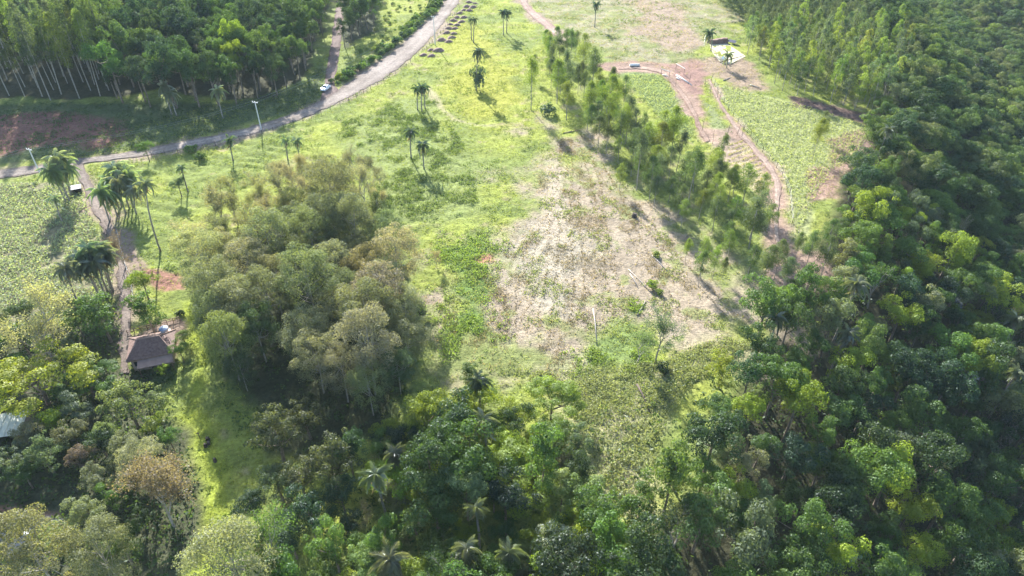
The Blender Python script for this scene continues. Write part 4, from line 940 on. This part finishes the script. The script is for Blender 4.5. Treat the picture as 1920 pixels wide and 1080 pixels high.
P2 = rows(ZONE['garden_green'][1], R_(60), 0.9, 0.6, g, .2); P2 = P2[road_mask(P2) < -.4]
P = P[zsum(P, ['scar', 'bare_garden', 'garden_path_verge']) < .35+.3*g.random(len(P))]; P2 = P2[zsum(P2, ['scar', 'bare_garden', 'garden_track_verge']) < .35+.3*g.random(len(P2))]
plant_mass('bean_plants', np.vstack([P, P2]), 8, 0.45, 0.42, 0.32, (0.29, 0.325, 0.16), 'low bushy crop covering the garden fields', 606, up=1.0, asp=.65, cat='crop')
P = rows(ZONE['row_garden'][1], R_(35), 2.1, 0.45, g, .12); P = P[road_mask(P) < -.2]
plant_mass('row_plants', P, 6, 0.4, 0.28, 0.35, (0.25, 0.25, 0.10), 'thin yellowish plants in rows of the small garden', 607, up=.6, cat='crop')
P = cover(GR_, 60000, g, lambda P: np.clip(1.2-P[:, 1]/260, .1, 1)); Pg = cover(ZONE['left_low'][1], 6000, g, lambda P: .6+0*P[:, 0]); Pw = cover(ZONE['grove_floor'][1], 8000, g, lambda P: .12+0*P[:, 0])
plant_mass('undergrowth', np.vstack([P[:15000], Pg[:3000], Pw]), 6, 1.0, 0.9, 0.6, (0.06, 0.095, 0.032), 'dark undergrowth on the forest floor', 608, up=.7, cat='undergrowth')
Gm = ZONE['shade_meadow'][1]
P = cover(Gm, 30000, g, lambda P: .1+.5*sstep(.45, .6, fbm(P[:, 0], P[:, 1], 6, 3)))
plant_mass('meadow_grass', P[:9000], 5, 0.5, 0.6, 0.5, (0.075, 0.11, 0.045), 'meadow grass beyond the road, coloured dark for the tree shade', 609, up=.8, asp=.4)  # grass colour darkened to carry the shade of the trees

# ------------------------------------------------------------------ farm house
M_TILE = rough('roof_tile', (0.12, 0.075, 0.062), (0.19, 0.125, 0.102), 2.5, 0.3, ro=.75)
M_RIDGE = rough('ridge_tile', (0.20, 0.13, 0.10), (0.28, 0.19, 0.15), 3, 0.2)
M_WALL = rough('plaster', (0.36, 0.27, 0.22), (0.45, 0.35, 0.29), 1.2, 0.15)
M_WHITE = rough('white_paint', (0.68, 0.68, 0.66), (0.80, 0.80, 0.78), 1.5, 0.05, ro=.5)
M_GLASS = rough('dark_glass', (0.02, 0.025, 0.03), (0.035, 0.04, 0.05), 2, 0, spec=.6, ro=.12)
M_WOOD = rough('brown_wood', (0.11, 0.07, 0.05), (0.18, 0.12, 0.085), 4, 0.3)
M_CONC = rough('concrete', (0.48, 0.47, 0.45), (0.62, 0.61, 0.58), 2, 0.2)
M_BLUE = rough('blue_plastic', (0.10, 0.14, 0.22), (0.13, 0.18, 0.27), 2, 0.05, ro=.45)
M_METAL = rough('pale_metal', (0.40, 0.40, 0.33), (0.48, 0.48, 0.40), .8, 0.1, ro=.55)
M_RUBBER = rough('rubber', (0.02, 0.02, 0.02), (0.035, 0.035, 0.035), 5, 0.1)
M_SOIL = rough('heaped_soil', (0.14, 0.085, 0.07), (0.22, 0.145, 0.115), 2.5, 0.9)
M_SAND = rough('pale_sand', (0.40, 0.35, 0.24), (0.48, 0.42, 0.30), .5, 0.3)
M_WIRE = rough('cable', (0.38, 0.38, 0.38), (0.5, 0.5, 0.5), 5, 0)
def thing(name, x, y, rz, label, cat, group=None, z=None):
    e = link(name, None, (x, y, hz(x, y) if z is None else z), rz); e.empty_display_size = .5; return prop(e, label, cat, group)
def part(name, mb, mat, parent, smooth=False): return link(name, mb.mesh(name, mat, smooth), parent=parent)
A, B_, C_, D_ = [np.array(at(*q, 2.9)[:2]) for q in ((236, 678), (325, 661), (309, 622), (237, 628))]
hw = np.linalg.norm(B_-A); hd = 6.6; ra = math.atan2(*(B_-A)[::-1]); hc_ = (A+B_)/2+hd/2*np.array([-math.sin(ra), math.cos(ra)])
hs = thing('farm_house', hc_[0], hc_[1], ra, 'small farm house with dark brown hipped tile roof', 'house')
WX, WY = hw/2, hd/2
wl = MB()
for c, d in (((0, -WY+.55, 1.35), (hw-1.1, .2, 2.9)), ((0, WY-.55, 1.35), (hw-1.1, .2, 2.9)), ((-WX+.65, 0, 1.35), (.2, hd-1.3, 2.9)), ((WX-.65, 0, 1.35), (.2, hd-1.3, 2.9))): wl.box(c, d)
part('wall', wl, M_WALL, hs)
rise, rl = 1.75, hw*0.46                         # hipped roof laid in overlapping courses
def hip(face, rows_):
    b = MB(); e0, e1, r0_, r1_ = face
    e0, e1, r0_, r1_ = map(np.array, face); nrm = np.cross(e1-e0, r0_-e0); nrm = nrm/np.linalg.norm(nrm)
    if nrm[2] < 0: nrm = -nrm
    for k in range(rows_):
        f0, f1 = k/rows_, (k+1.0)/rows_
        p0, p1 = e0+(r0_-e0)*f0, e1+(r1_-e1)*f0; q0, q1 = e0+(r0_-e0)*f1, e1+(r1_-e1)*f1
        up, dn = nrm*0.075, nrm*0.012
        V = [p0+up, p1+up, q1+dn, q0+dn, p0-nrm*.03, p1-nrm*.03]
        b.add(V, [(0, 1, 2, 3), (4, 5, 1, 0)])
    return b
ez, ZR = 2.85, 2.85+rise
c4 = [(-WX, -WY, ez), (WX, -WY, ez), (WX, WY, ez), (-WX, WY, ez)]; R0, R1 = (-rl/2, 0, ZR), (rl/2, 0, ZR)
roof = part('roof', hip((c4[0], c4[1], R0, R1), 14), M_TILE, hs)
for nm, f in (('roof', (c4[2], c4[3], R1, R0)), ('roof', (c4[3], c4[0], R0, R0)), ('roof', (c4[1], c4[2], R1, R1))): part(nm, hip(f, 14), M_TILE, hs)
for a_, b__ in ((R0, R1), (c4[0], R0), (c4[3], R0), (c4[1], R1), (c4[2], R1)):
    a_, b__ = np.array(a_)+(0, 0, .06), np.array(b__)+(0, 0, .06)
    link('ridge', MB().tube([a_, b__], .11, 6).mesh('ridge', M_RIDGE), parent=roof)
fa = MB()
for c, d in (((0, -WY+.02, ez-.12), (hw-.1, .04, .2)), ((0, WY-.02, ez-.12), (hw-.1, .04, .2)), ((-WX+.02, 0, ez-.12), (.04, hd-.2, .2)), ((WX-.02, 0, ez-.12), (.04, hd-.2, .2))): fa.box(c, d)
part('fascia', fa, M_RIDGE, hs)
part('porch_roof', MB().add([(-WX*.55, -WY-1.7, 2.15), (WX*.95, -WY-1.7, 2.15), (WX*.95, -WY+.1, 2.62), (-WX*.55, -WY+.1, 2.62), (-WX*.55, -WY-1.7, 2.07), (WX*.95, -WY-1.7, 2.07), (WX*.95, -WY+.1, 2.54), (-WX*.55, -WY+.1, 2.54)],
     [(0, 1, 2, 3), (7, 6, 5, 4), (0, 4, 5, 1), (1, 5, 6, 2), (3, 7, 4, 0)]), rough('porch_sheet', (0.20, 0.135, 0.11), (0.27, 0.19, 0.155), 1, .1), hs)
for fx in (-.5, .2, .9): part('porch_post', MB().box((WX*fx, -WY-1.55, 1.03), (.12, .12, 2.1)), M_WOOD, hs)
for fx in (-.6, .45):
    f = part('window', MB().box((WX*fx, -WY+.43, 1.6), (1.25, .06, 1.05)), M_WOOD, hs); link('pane', MB().box((WX*fx, -WY+.39, 1.6), (1.08, .03, .88)).mesh('pane', M_GLASS), parent=f)
part('door', MB().box((-.1, -WY+.43, 1.0), (.9, .06, 2.05)), M_WOOD, hs)
part('window', MB().box((-WX+.53, .4, 1.6), (.06, 1.2, 1.0)), M_WOOD, hs)
# water tank on its block tower
x, y, _ = at(309, 622, 3.2); tw = thing('tank_tower', x, y, ra, 'small plastered block tower behind the house carrying the water tank', 'tower')
part('shaft', MB().box((0, 0, 1.3), (1.35, 1.35, 3.2)), M_CONC, tw); part('slab', MB().box((0, 0, 2.97), (1.7, 1.7, .14)), M_CONC, tw)
tk = thing('water_tank', x, y, 0, 'white water tank with a dark blue lid on its tower', 'water tank', z=hz(x, y)+3.04)
b = MB(); b.tube([(0, 0, 0), (0, 0, .95)], [.62, .78], 16); part('tank_body', b, M_WHITE, tk); part('lid', MB().tube([(0, 0, .95), (0, 0, 1.02), (0, 0, 1.22)], [.83, .80, .28], 16), M_BLUE, tk)
# low garden wall behind the house
p0, p1 = np.array(at(240, 627)[:2]), np.array(at(338, 602)[:2]); mid_ = (p0+p1)/2; wa = math.atan2(*(p1-p0)[::-1]); L_ = np.linalg.norm(p1-p0)
gw = thing('garden_fence', mid_[0], mid_[1], wa, 'low wooden rail fence behind the house and its tank', 'fence')
for k in range(9): part('post', MB().box((-L_/2+L_*k/8, 0, .5), (.12, .12, 1.2)), M_WOOD, gw)
for zz in (.5, .95): part('rail', MB().box((0, .08, zz), (L_, .05, .12)), M_RIDGE, gw)
# pale roofed shed at the edge
x, y, _ = at(-22, 803, 3.0); sh = thing('metal_shed', x, y, R_(10), 'shed with pale green metal roof half hidden by trees', 'shed')
part('roof', MB().add([(-6, -1.9, 2.7), (5, -1.9, 2.7), (5, 2.6, 3.35), (-6, 2.6, 3.35), (-6, -1.9, 2.62), (5, -1.9, 2.62), (5, 2.6, 3.27), (-6, 2.6, 3.27)], [(0, 1, 2, 3), (7, 6, 5, 4), (0, 4, 5, 1), (1, 5, 6, 2), (2, 6, 7, 3), (3, 7, 4, 0)]), M_METAL, sh)
rf = sh.children[0]
for k in range(12): link('roof_rib', MB().add([(-5.8+k*.95, -1.9, 2.705), (-5.7+k*.95, -1.9, 2.705), (-5.7+k*.95, 2.6, 3.355), (-5.8+k*.95, 2.6, 3.355), (-5.78+k*.95, -1.9, 2.76), (-5.72+k*.95, -1.9, 2.76), (-5.72+k*.95, 2.6, 3.41), (-5.78+k*.95, 2.6, 3.41)], [(4, 5, 6, 7), (0, 4, 7, 3), (5, 1, 2, 6), (0, 1, 5, 4)]).mesh('roof_rib', M_METAL), parent=rf)
b = MB(); b.box((-.5, 2.2, 1.5), (10.6, .15, 3.2)); b.box((4.7, .3, 1.25), (.15, 3.6, 2.7)); part('wall', b, M_WALL, sh)
for k in range(4): part('post', MB().box((-5.6+k*3.4, -1.6, 1.25), (.16, .16, 2.75)), M_WOOD, sh)
x, y, _ = at(52, 1000, 1.2); b = thing('gate_pillar', x, y, R_(15), 'small pale masonry pillar with a capstone at the grey courtyard', 'pillar')
part('shaft', MB().box((0, 0, .6), (.55, .55, 1.5)), M_CONC, b); part('capstone', MB().box((0, 0, 1.44), (1.0, .8, .18), taper=.8), M_WHITE, b)

# ------------------------------------------------------------------ cars
def car(x, y, rz, label, paint, roofm=None):
    e = thing('parked_car', x, y, rz, label, 'car')
    prof = [(-2.0, .45), (-2.02, .80), (-1.75, .95), (-0.95, .98), (-.35, 1.42), (.85, 1.46), (1.62, 1.02), (1.98, .92), (2.02, .5), (1.9, .3), (-1.9, .3)]
    b = MB(); V = []
    for s in (-1, 1):
        for px_, pz in prof:
            w = .84-.16*max(0, (pz-.95)/.5); V.append((px_, s*w, pz))
    n = len(prof); b.add(V, [tuple(range(n))[::-1], tuple(range(n, 2*n))]+[(i, (i+1) % n, n+(i+1) % n, n+i) for i in range(n)])
    body = part('body', b, paint, e)
    def quad(nm, pts, m=M_GLASS, off=.012):
        P = np.array(pts, float); nn = np.cross(P[1]-P[0], P[3]-P[0]); nn /= np.linalg.norm(nn); c = P.mean(0)
        if nn@(c-np.array([0, 0, .7])) < 0: nn = -nn
        q = MB().add(np.vstack([P-nn*.01, P+nn*off]), [(4, 5, 6, 7), (0, 1, 5, 4), (1, 2, 6, 5), (2, 3, 7, 6), (3, 0, 4, 7)]); part(nm, q, m, e)
    quad('windscreen', [(-.90, -.74, 1.02), (-.90, .74, 1.02), (-.40, .62, 1.39), (-.40, -.62, 1.39)])
    quad('rear_window', [(1.55, -.72, 1.07), (1.55, .72, 1.07), (.93, .62, 1.42), (.93, -.62, 1.42)])
    for s in (-1, 1):
        quad('side_window', [(-.72, s*.80, 1.02), (.25, s*.80, 1.02), (.25, s*.70, 1.37), (-.30, s*.70, 1.37)])
        quad('side_window', [(.34, s*.80, 1.02), (1.38, s*.80, 1.02), (.86, s*.70, 1.37), (.34, s*.70, 1.37)])
        part('mirror', MB().box((-.72, s*.92, 1.0), (.12, .16, .12)), paint, e)
        part('headlight', MB().box((-1.98, s*.62, .74), (.12, .32, .14)), M_CONC, e)
        part('tail_light', MB().box((1.98, s*.66, .80), (.10, .22, .18)), rough('red_lens', (0.25, .02, .02), (.3, .03, .03), 2, 0), e)
        for wx in (-1.25, 1.28):
            t = part('wheel', MB().tube([(wx, s*.68, .31), (wx, s*.87, .31)], .31, 14), M_RUBBER, e); link('rim', MB().tube([(wx, s*.872, .31), (wx, s*.885, .31)], .19, 10).mesh('rim', M_WIRE), parent=t)
    part('bumper', MB().box((-2.03, 0, .5), (.14, 1.6, .2)), paint, e)
    if roofm: quad('roof_panel', [(-.32, -.6, 1.43), (-.32, .6, 1.43), (.82, .6, 1.47), (.82, -.6, 1.47)], roofm)
    return e
x, y, _ = at(611, 168); car(x, y, R_(72), 'white car parked where the shaded lane meets the road', rough('white_car_paint', (.72, .73, .75), (.76, .77, .79), 1, 0, spec=.5, ro=.25))
x, y, _ = at(147, 362); ht = thing('roadside_hut', x, y, R_(25), 'small dark roadside hut with a pale roof beside the palm clump', 'hut')
b = MB(); b.box((0, .7, .8), (1.9, .08, 1.7)); b.box((-.92, 0, .8), (.08, 1.3, 1.7)); b.box((.92, 0, .8), (.08, 1.3, 1.7)); part('wall', b, M_DARKW, ht)
part('roof', MB().add([(-1.15, -.95, 1.62), (1.15, -.95, 1.62), (1.15, .95, 1.9), (-1.15, .95, 1.9), (-1.15, -.95, 1.55), (1.15, -.95, 1.55), (1.15, .95, 1.83), (-1.15, .95, 1.83)], [(0, 1, 2, 3), (7, 6, 5, 4), (0, 4, 5, 1), (1, 5, 6, 2), (2, 6, 7, 3), (3, 7, 4, 0)]), M_CONC, ht)
part('bench', MB().box((0, .35, .42), (1.6, .4, .07)), M_WOOD, ht)

# ------------------------------------------------------------------ power line
poles = []
def pole(tx, ty, bx, by, label):
    x, y, _ = at(bx, by); d = ray(tx, ty); H = CAM_H+d[2]*y/d[1]-hz(x, y); H = float(np.clip(H, 7.5, 11))
    e = thing('utility_pole', x, y, R_(70), label, 'utility pole', 'poles of the power line along the road')
    part('shaft', MB().tube([(0, 0, -.5), (0, 0, H)], [.20, .13], 8), M_CONC, e)
    part('crossarm', MB().box((0, .0, H-.35), (.14, 2.0, .14)), M_CONC, e)
    for s in (-.85, 0, .85): part('insulator', MB().tube([(0, s, H-.28), (0, s, H-.02)], .07, 6), M_WHITE, e)
    ca, sa = math.cos(R_(70)), math.sin(R_(70))
    poles.append([np.array([x-s*sa, y+s*ca, hz(x, y)+H-.02]) for s in (-.85, 0, .85)])
pole(62, 292, 76, 327, 'pale utility pole beside the palm clump on the road')
pole(478, 190, 490, 243, 'white utility pole with crossarm at the road below the dark wood')
pole(813, 30, 816, 84, 'slim utility pole on the sunny side of the upper road')
ext = [poles[0][1]+(poles[0][1]-poles[1][1])*.9]
def cable(a, b, label):
    P = [a+(b-a)*t-np.array([0, 0, 1.6*4*t*(1-t)]) for t in np.linspace(0, 1, 15)]
    o = link('power_cable', MB().tube(P, .012, 3, False).mesh('power_cable', M_WIRE)); prop(o, label, 'cable', 'cables of the power line')
for k in (0, 2):
    cable(poles[0][k], poles[1][k], 'power cable hanging between the palm clump pole and the white crossarm pole')
    cable(poles[1][k], poles[2][k], 'power cable hanging from the white crossarm pole up to the slim upper pole')
    cable(poles[0][k]+(poles[0][k]-poles[1][k]), poles[0][k], 'power cable running from the palm clump pole out of frame')

# ------------------------------------------------------------------ fences, posts, pen frames, logs
def wire_fence(name, L, step, label, h=1.25, wires=(.45, .8, 1.15)):
    d = np.r_[0, np.cumsum(np.hypot(*np.diff(L, axis=0).T))]; q = np.arange(0, d[-1], step)
    P = np.column_stack([np.interp(q, d, L[:, 0]), np.interp(q, d, L[:, 1])]); z = h_base(P[:, 0], P[:, 1])
    e = thing(name, P[0, 0], P[0, 1], 0, label, 'fence'); o = np.array([P[0, 0], P[0, 1], z[0]])
    pm = MB().tube([(0, 0, -.4), (0, 0, h)], [.075, .065], 5).mesh('post', M_DARKW)
    for p, zz in zip(P, z):
        c = link('post', pm, (p[0]-o[0], p[1]-o[1], zz-o[2]), rng.random()*6, e); c.rotation_euler[0] = .05*rng.normal()
    for w in wires: part('wire', MB().tube([np.array([p[0], p[1], zz+w])-o for p, zz in zip(P, z)], .012, 3, False), M_WIRE, e)
wire_fence('wire_fence', PX('285,292,360,283,433,266,493,251,540,237,582,222'), 3.4, 'wire fence with dark posts between road and terraced pasture')
wire_fence('wire_fence', PX('584,222,650,193,712,158,760,126,800,92,836,52,862,14'), 4.0, 'wire fence with dark posts along the sunny edge of the upper road')
wire_fence('wire_fence', PX('1334,150,1356,192,1388,236,1410,260,1436,293,1462,322,1480,360,1486,430'), 5.0, 'wire fence between the garden path and the bean field', 1.7, (.6, 1.1, 1.6))
wire_fence('wire_fence', PX('208,408,222,440,233,490,247,530,256,590'), 4.0, 'wire fence on the lawn side of the driveway')
def pole_thing(x, y, h, label, group, lean=0):
    o = link('garden_pole', MB().tube([(0, 0, -.4), (lean, .1, h)], [.06, .04], 5).mesh('garden_pole', M_DARKW), (x, y, hz(x, y))); prop(o, label, 'pole', group)
for bx, by, h in ((1336, 271, 4.5), (1363, 255, 4.), (1381, 255, 3.6), (1391, 257, 3.6), (1316, 246, 4), (1290, 160, 4), (1267, 162, 3.5), (1331, 178, 3.6), (1322, 164, 3.), (1345, 183, 3.)):
    x, y, _ = at(bx, by); pole_thing(x, y, h, 'thin upright pole standing in the garden', 'thin poles in the garden', .3*rng.normal())
def frame(b1, b2, h, label):
    p, q = np.array(at(*b1)[:2]), np.array(at(*b2)[:2]); m = (p+q)/2; L_ = np.linalg.norm(q-p); e = thing('pole_frame', m[0], m[1], math.atan2(*(q-p)[::-1]), label, 'frame')
    for s in (-1, 1): part('post', MB().tube([(s*L_/2, 0, -.3), (s*L_/2, 0, h)], .07, 6), M_DARKW, e)
    part('crossbar', MB().tube([(-L_/2-.2, 0, h), (L_/2+.2, 0, h)], .10, 6), M_CONC, e)
frame((1239, 143), (1254, 148), 2.6, 'goal-like pole frame nearest the garden track')
frame((1267, 131), (1282, 140), 2.2, 'goal-like pole frame farther from the garden track')
def log(p, q, r, label, name='log', mat=M_DEAD, group=None):
    a, b = np.array(at(*p)), np.array(at(*q)); a[2] = hz(a[0], a[1])+r*.8; b[2] = hz(b[0], b[1])+r*.8; m = (a+b)/2; k = MB()
    k.tube([a-m, (a*.6+b*.4)-m+[.1, .1, .05], b-m], [r, r*.85, r*.5], 7)
    o = link(name, k.mesh(name, mat, True), tuple(m)); prop(o, label, 'log' if 'log' in name or 'trunk' in name else 'plank', group)
log((1268, 142), (1297, 161), .28, 'long pale plank lying in the pen soil', 'plank', M_CONC)
log((1268, 147), (1275, 151), .26, 'short pale plank beside the long one', 'plank', M_CONC)
log((1242, 141), (1252, 144), .2, 'pale plank under the nearest pole frame', 'plank', M_CONC)
log((1222, 480), (1251, 510), .16, 'pale fallen pole beside the lone green bush', 'log')
log((1181, 514), (1196, 540), .13, 'thin fallen pole on the brown cleared ground', 'log')
log((1112, 580), (1119, 645), .14, 'long thin pale pole lying down the cleared slope', 'log')
log((1195, 592), (1210, 565), .14, 'pale branch by the green bank', 'log')
log((1178, 505), (1230, 560), .09, 'thin stick lying across the lower cleared field', 'log')
log((1194, 722), (1219, 775), .22, 'dark charred trunk fallen on the weedy slope', 'fallen_trunk', M_DARKW)
log((1350, 118), (1395, 105), .2, 'dark fallen trunk along the front of the sand yard', 'fallen_trunk', M_DARKW)
log((1356, 152), (1370, 146), .18, 'pale dead branch on the brown clearing', 'log')
log((1406, 160), (1425, 166), .2, 'pale log at the foot of the eucalyptus stand', 'log')
log((1056, 250), (1090, 244), .12, 'reddish pole at the top of the cleared field', 'log', M_RIDGE)
# brown soil heaps in two rows beside the upper road
for i, (u, v) in enumerate([(535, 25), (510, 68), (483, 105), (443, 137), (412, 178), (380, 210), (350, 250), (330, 290), (313, 335), (255, 410), (150, 510), (75, 560), (600, 40), (575, 75), (540, 110), (485, 180), (460, 222), (415, 258), (395, 292), (380, 345), (360, 385), (330, 425), (230, 515), (155, 570)]):
    x, y, _ = at(780+u/5.4, v/5.4); gg = np.random.default_rng(700+i); b = MB(); V = [(0, 0, .75)]; n = 10
    for rr, zz in ((.55, .55), (1.0, .22), (1.35, -.1)):
        for k in range(n):
            a = k*2*math.pi/n; q = rr*(.85+.3*gg.random()); V.append((q*math.cos(a)*1.25, q*math.sin(a)*.8, zz*(.8+.4*gg.random())))
    Fs = [(0, 1+k, 1+(k+1) % n) for k in range(n)]+[(1+r*n+k, 1+(r+1)*n+k, 1+(r+1)*n+(k+1) % n, 1+r*n+(k+1) % n) for r in range(2) for k in range(n)]
    s = 1.05+.35*gg.random() if i not in (9, 22) else 1.7
    o = link('soil_heap', b.add(V, Fs).mesh('soil_heap', M_SOIL, True), (x, y, hz(x, y)-.02), gg.random()*.8, scale=s)
    prop(o, 'brown soil heap of the outer row, nearer the road' if i < 12 else 'brown soil heap of the inner row, away from the road', 'soil heap', 'soil heaps in two rows')
# dark stumps on the grass lane, signpost
for i, (px_, py_, s) in enumerate(((391, 825, 1.0), (391, 832, .8), (386, 837, .85), (404, 866, .95))):
    x, y, _ = at(px_, py_); gg = np.random.default_rng(720+i); b = MB(); b.tube([(0, 0, -.2), (.05*gg.normal(), 0, .3), (.12*gg.normal(), .1*gg.normal(), .75)], [.42, .30, .24], 8); b.tube([(0, 0, .1), (.4, .2, .35)], [.12, .06], 5); b.tube([(0, 0, .05), (-.35, .3, .1)], [.14, .05], 5)
    o = link('tree_stump', b.mesh('tree_stump', M_DARKW), (x, y, hz(x, y)), gg.random()*6, scale=s)
    prop(o, ['dark stump nearest the post on the grass lane', 'dark stump touching the one nearest the post', 'smaller dark stump lowest of the three together', 'lone dark stump farther down the grass lane'][i], 'stump')
x, y, _ = at(375, 822); sg = thing('marker_post', x, y, .3, 'thin marker post with a short crosspiece on the grass lane', 'post')
part('shaft', MB().box((0, 0, .6), (.09, .09, 1.6)), M_DARKW, sg); part('crosspiece', MB().box((0, -.06, 1.25), (.5, .04, .16)), M_DARKW, sg)
x, y, _ = at(1030, 0); x, y, _ = at(1190, 124); o = link('culvert_pipe', None, (x, y, hz(x, y)), R_(4)); prop(o, 'pale concrete pipe lying beside the garden track', 'pipe')
b = MB(); n = 14; V = []
for xx in (-1.7, 1.7):
    for rr in (.45, .34):
        for k in range(n): a = k*2*math.pi/n; V.append((xx, rr*math.cos(a), .42+rr*math.sin(a)))
Fs = []
for k in range(n):
    j = (k+1) % n; Fs += [(k, j, 2*n+j, 2*n+k), (n+k, 3*n+k, 3*n+j, n+j), (k, n+k, n+j, j), (2*n+k, 2*n+j, 3*n+j, 3*n+k)]
part('barrel', b.add(V, Fs), M_CONC, o)
part('collar', MB().tube([(-1.85, 0, .42), (-1.7, 0, .42)], .52, 14), M_CONC, o)
x, y, _ = at(1172, 415); 
x, y, _ = at(1189, 407); o = link('burnt_stump', MB().tube([(0, 0, -.2), (0, .1, .5), (.1, .1, 1.0)], [.75, .6, .45], 9).mesh('burnt_stump', M_DARKW), (x, y, hz(x, y))); prop(o, 'burnt black stump near the eucalyptus border', 'stump')
# sand yard
Gs = PX('1330,84,1363,82,1398,106,1371,120,1352,120,1335,98'); c = Gs.mean(0); zc = hz(*c)+.12
b = MB(); n = len(Gs); b.add([(p[0], p[1], zc) for p in Gs]+[(p[0], p[1], zc-.8) for p in Gs], [tuple(range(n))]+[(i, n+i, n+(i+1) % n, (i+1) % n) for i in range(n)])
prop(link('sand_yard', b.mesh('sand_yard', M_SAND)), kind='structure')
def bank(p, q, h, th, mat, label, name='retaining_bank'):
    a, b = np.array(at(*p)[:2]), np.array(at(*q)[:2]); m = (a+b)/2; L_ = np.linalg.norm(b-a); k = MB()
    xs = np.linspace(-L_/2, L_/2, 9); gg = np.random.default_rng(int(p[0])); V = []
    for xx in xs:
        hh = h*(.85+.3*gg.random()); V += [(xx, -th*.2, -.3), (xx, 0, hh), (xx, th*.5, hh), (xx, th, -.3)]
    Fs = [(4*i+j, 4*i+4+j, 4*i+5+j, 4*i+1+j) for i in range(8) for j in range(3)]+[(0, 1, 2, 3), (35, 34, 33, 32)]
    o = link(name, k.add(V, Fs).mesh(name, mat), (m[0], m[1], hz(*m)), math.atan2(*(b-a)[::-1])); prop(o, label, 'bank')
bank((1330, 83), (1364, 80), 1.6, 2.5, M_SOIL, 'dark earth bank along the back of the sand yard')
x, y, _ = at(1357, 116); tp = thing('white_sheet', x, y, R_(60), 'white sheet on a low frame beside the pale palm at the sand yard', 'sheet')
part('cover', MB().add([(-1.5, -1, .9), (1.5, -1, .8), (1.5, 1, 1.7), (-1.5, 1, 1.8), (-1.5, -1, .86), (1.5, -1, .76), (1.5, 1, 1.66), (-1.5, 1, 1.76)], [(0, 1, 2, 3), (7, 6, 5, 4), (0, 4, 5, 1), (1, 5, 6, 2), (2, 6, 7, 3), (3, 7, 4, 0)]), M_WHITE, tp)
for sx in (-1.4, 1.4):
    for sy, hh in ((-.9, .8), (.9, 1.6)): part('leg', MB().box((sx, sy, hh/2-.1), (.08, .08, hh+.1)), M_WOOD, tp)
x, y, _ = at(1373, 82); tp = thing('dark_shelter', x, y, R_(-40), 'low dark tarpaulin shelter at the back corner of the sand yard', 'shelter'); tp.scale = (.62, .62, .62)
part('tarpaulin', MB().add([(-2.6, -2, 1.4), (2.6, -2, 1.3), (2.6, 0, 2.3), (-2.6, 0, 2.4), (2.6, 2, 1.4), (-2.6, 2, 1.5), (-2.6, -2, 1.36), (2.6, -2, 1.26), (2.6, 2, 1.36), (-2.6, 2, 1.46)], [(0, 1, 2, 3), (3, 2, 4, 5), (6, 7, 1, 0), (5, 4, 8, 9)]), rough('tarpaulin', (.05, .05, .085), (.08, .08, .12), 1, .3, ro=.6), tp)
for sx in (-2.5, 2.5):
    for sy, hh in ((-1.9, 1.4), (1.9, 1.45)): part('leg', MB().box((sx, sy, hh/2-.15), (.1, .1, hh+.1)), M_WOOD, tp)
for i, (px_, py_) in enumerate(((110, 588), (137, 583))):
    x, y, _ = at(px_, py_); gg = np.random.default_rng(740+i); b = MB()
    for k in range(9 if i == 0 else 4):
        b.box((.9*gg.normal(), .4*gg.normal(), .12+.15*gg.random()), (.3+.5*gg.random(), .3+.3*gg.random(), .3), gg.random()*3, .7)
    o = link('rubble_heap', b.mesh('rubble_heap', M_CONC), (x, y, hz(x, y))); prop(o, ['heap of pale rubble at the bottom of the crop field', 'smaller heap of pale rubble beside it by the bushes'][i], 'rubble', kind='stuff')
# stream in the ravine
Sx = np.array([at(*q)[:2] for q in ((1795, 560), (1806, 610), (1812, 640), (1822, 680), (1834, 720))]); V = []
for i, p in enumerate(Sx):
    d = Sx[min(i+1, 4)]-Sx[max(i-1, 0)]; n_ = np.array([-d[1], d[0]])/np.hypot(*d)
    for s in (-1, 1): q = p+s*0.8*n_; V.append((q[0], q[1], hz(*p)+.35))
prop(link('stream', MB().add(V, [(2*i, 2*i+1, 2*i+3, 2*i+2) for i in range(4)]).mesh('stream', rough('stream_water', (.03, .04, .04), (.30, .33, .33), 1.6, .5, spec=.5, ro=.2))), kind='structure')

# ------------------------------------------------------------------ haze
if HAZE:
    m, t, out = nodes('haze'); v = N(t, 'ShaderNodeVolumePrincipled'); v.inputs['Color'].default_value = (.66, .84, 1.0, 1); v.inputs['Density'].default_value = HAZE; v.inputs['Anisotropy'].default_value = 0.0
    t.links.new(v.outputs[0], out.inputs['Volume'])
    zlo, zhi = -45.0, 92.0
    bpy.context.view_layer.update()
    o = link('haze', MB().box((0, 500, (zlo+zhi)/2), (3600, 1840, zhi-zlo)).mesh('haze', m)); prop(o, kind='stuff')

# ------------------------------------------------------------------ trees alike in look and spot are told apart by their order
same = {}
for o in COL.objects:
    if o.parent is None and o.get('label') and o.get('group') and ',' in o['label'] and o.name.split('.')[0] in SPOTS: same.setdefault(o['label'], []).append(o)
for lb, L in same.items():
    if 2 <= len(L) <= 5:
        qx = project(np.array([[o.location.x, o.location.y] for o in L]), 7)[0]
        L = [L[i] for i in np.argsort(qx)]; words_ = {2: ['left of two', 'right of two'], 3: ['leftmost', 'middle one', 'rightmost'], 4: ['leftmost', 'second from left', 'third from left', 'rightmost'], 5: ['leftmost', 'second from left', 'middle one', 'fourth from left', 'rightmost']}[len(L)]
        for o, w in zip(L, words_):
            t = lb+', '+w
            for cut in (' the ', ' of ', ' bare-stemmed '):
                if len(t.split()) > 16: t = t.replace(cut, ' ')
            if len(t.split()) <= 16: o['label'] = t
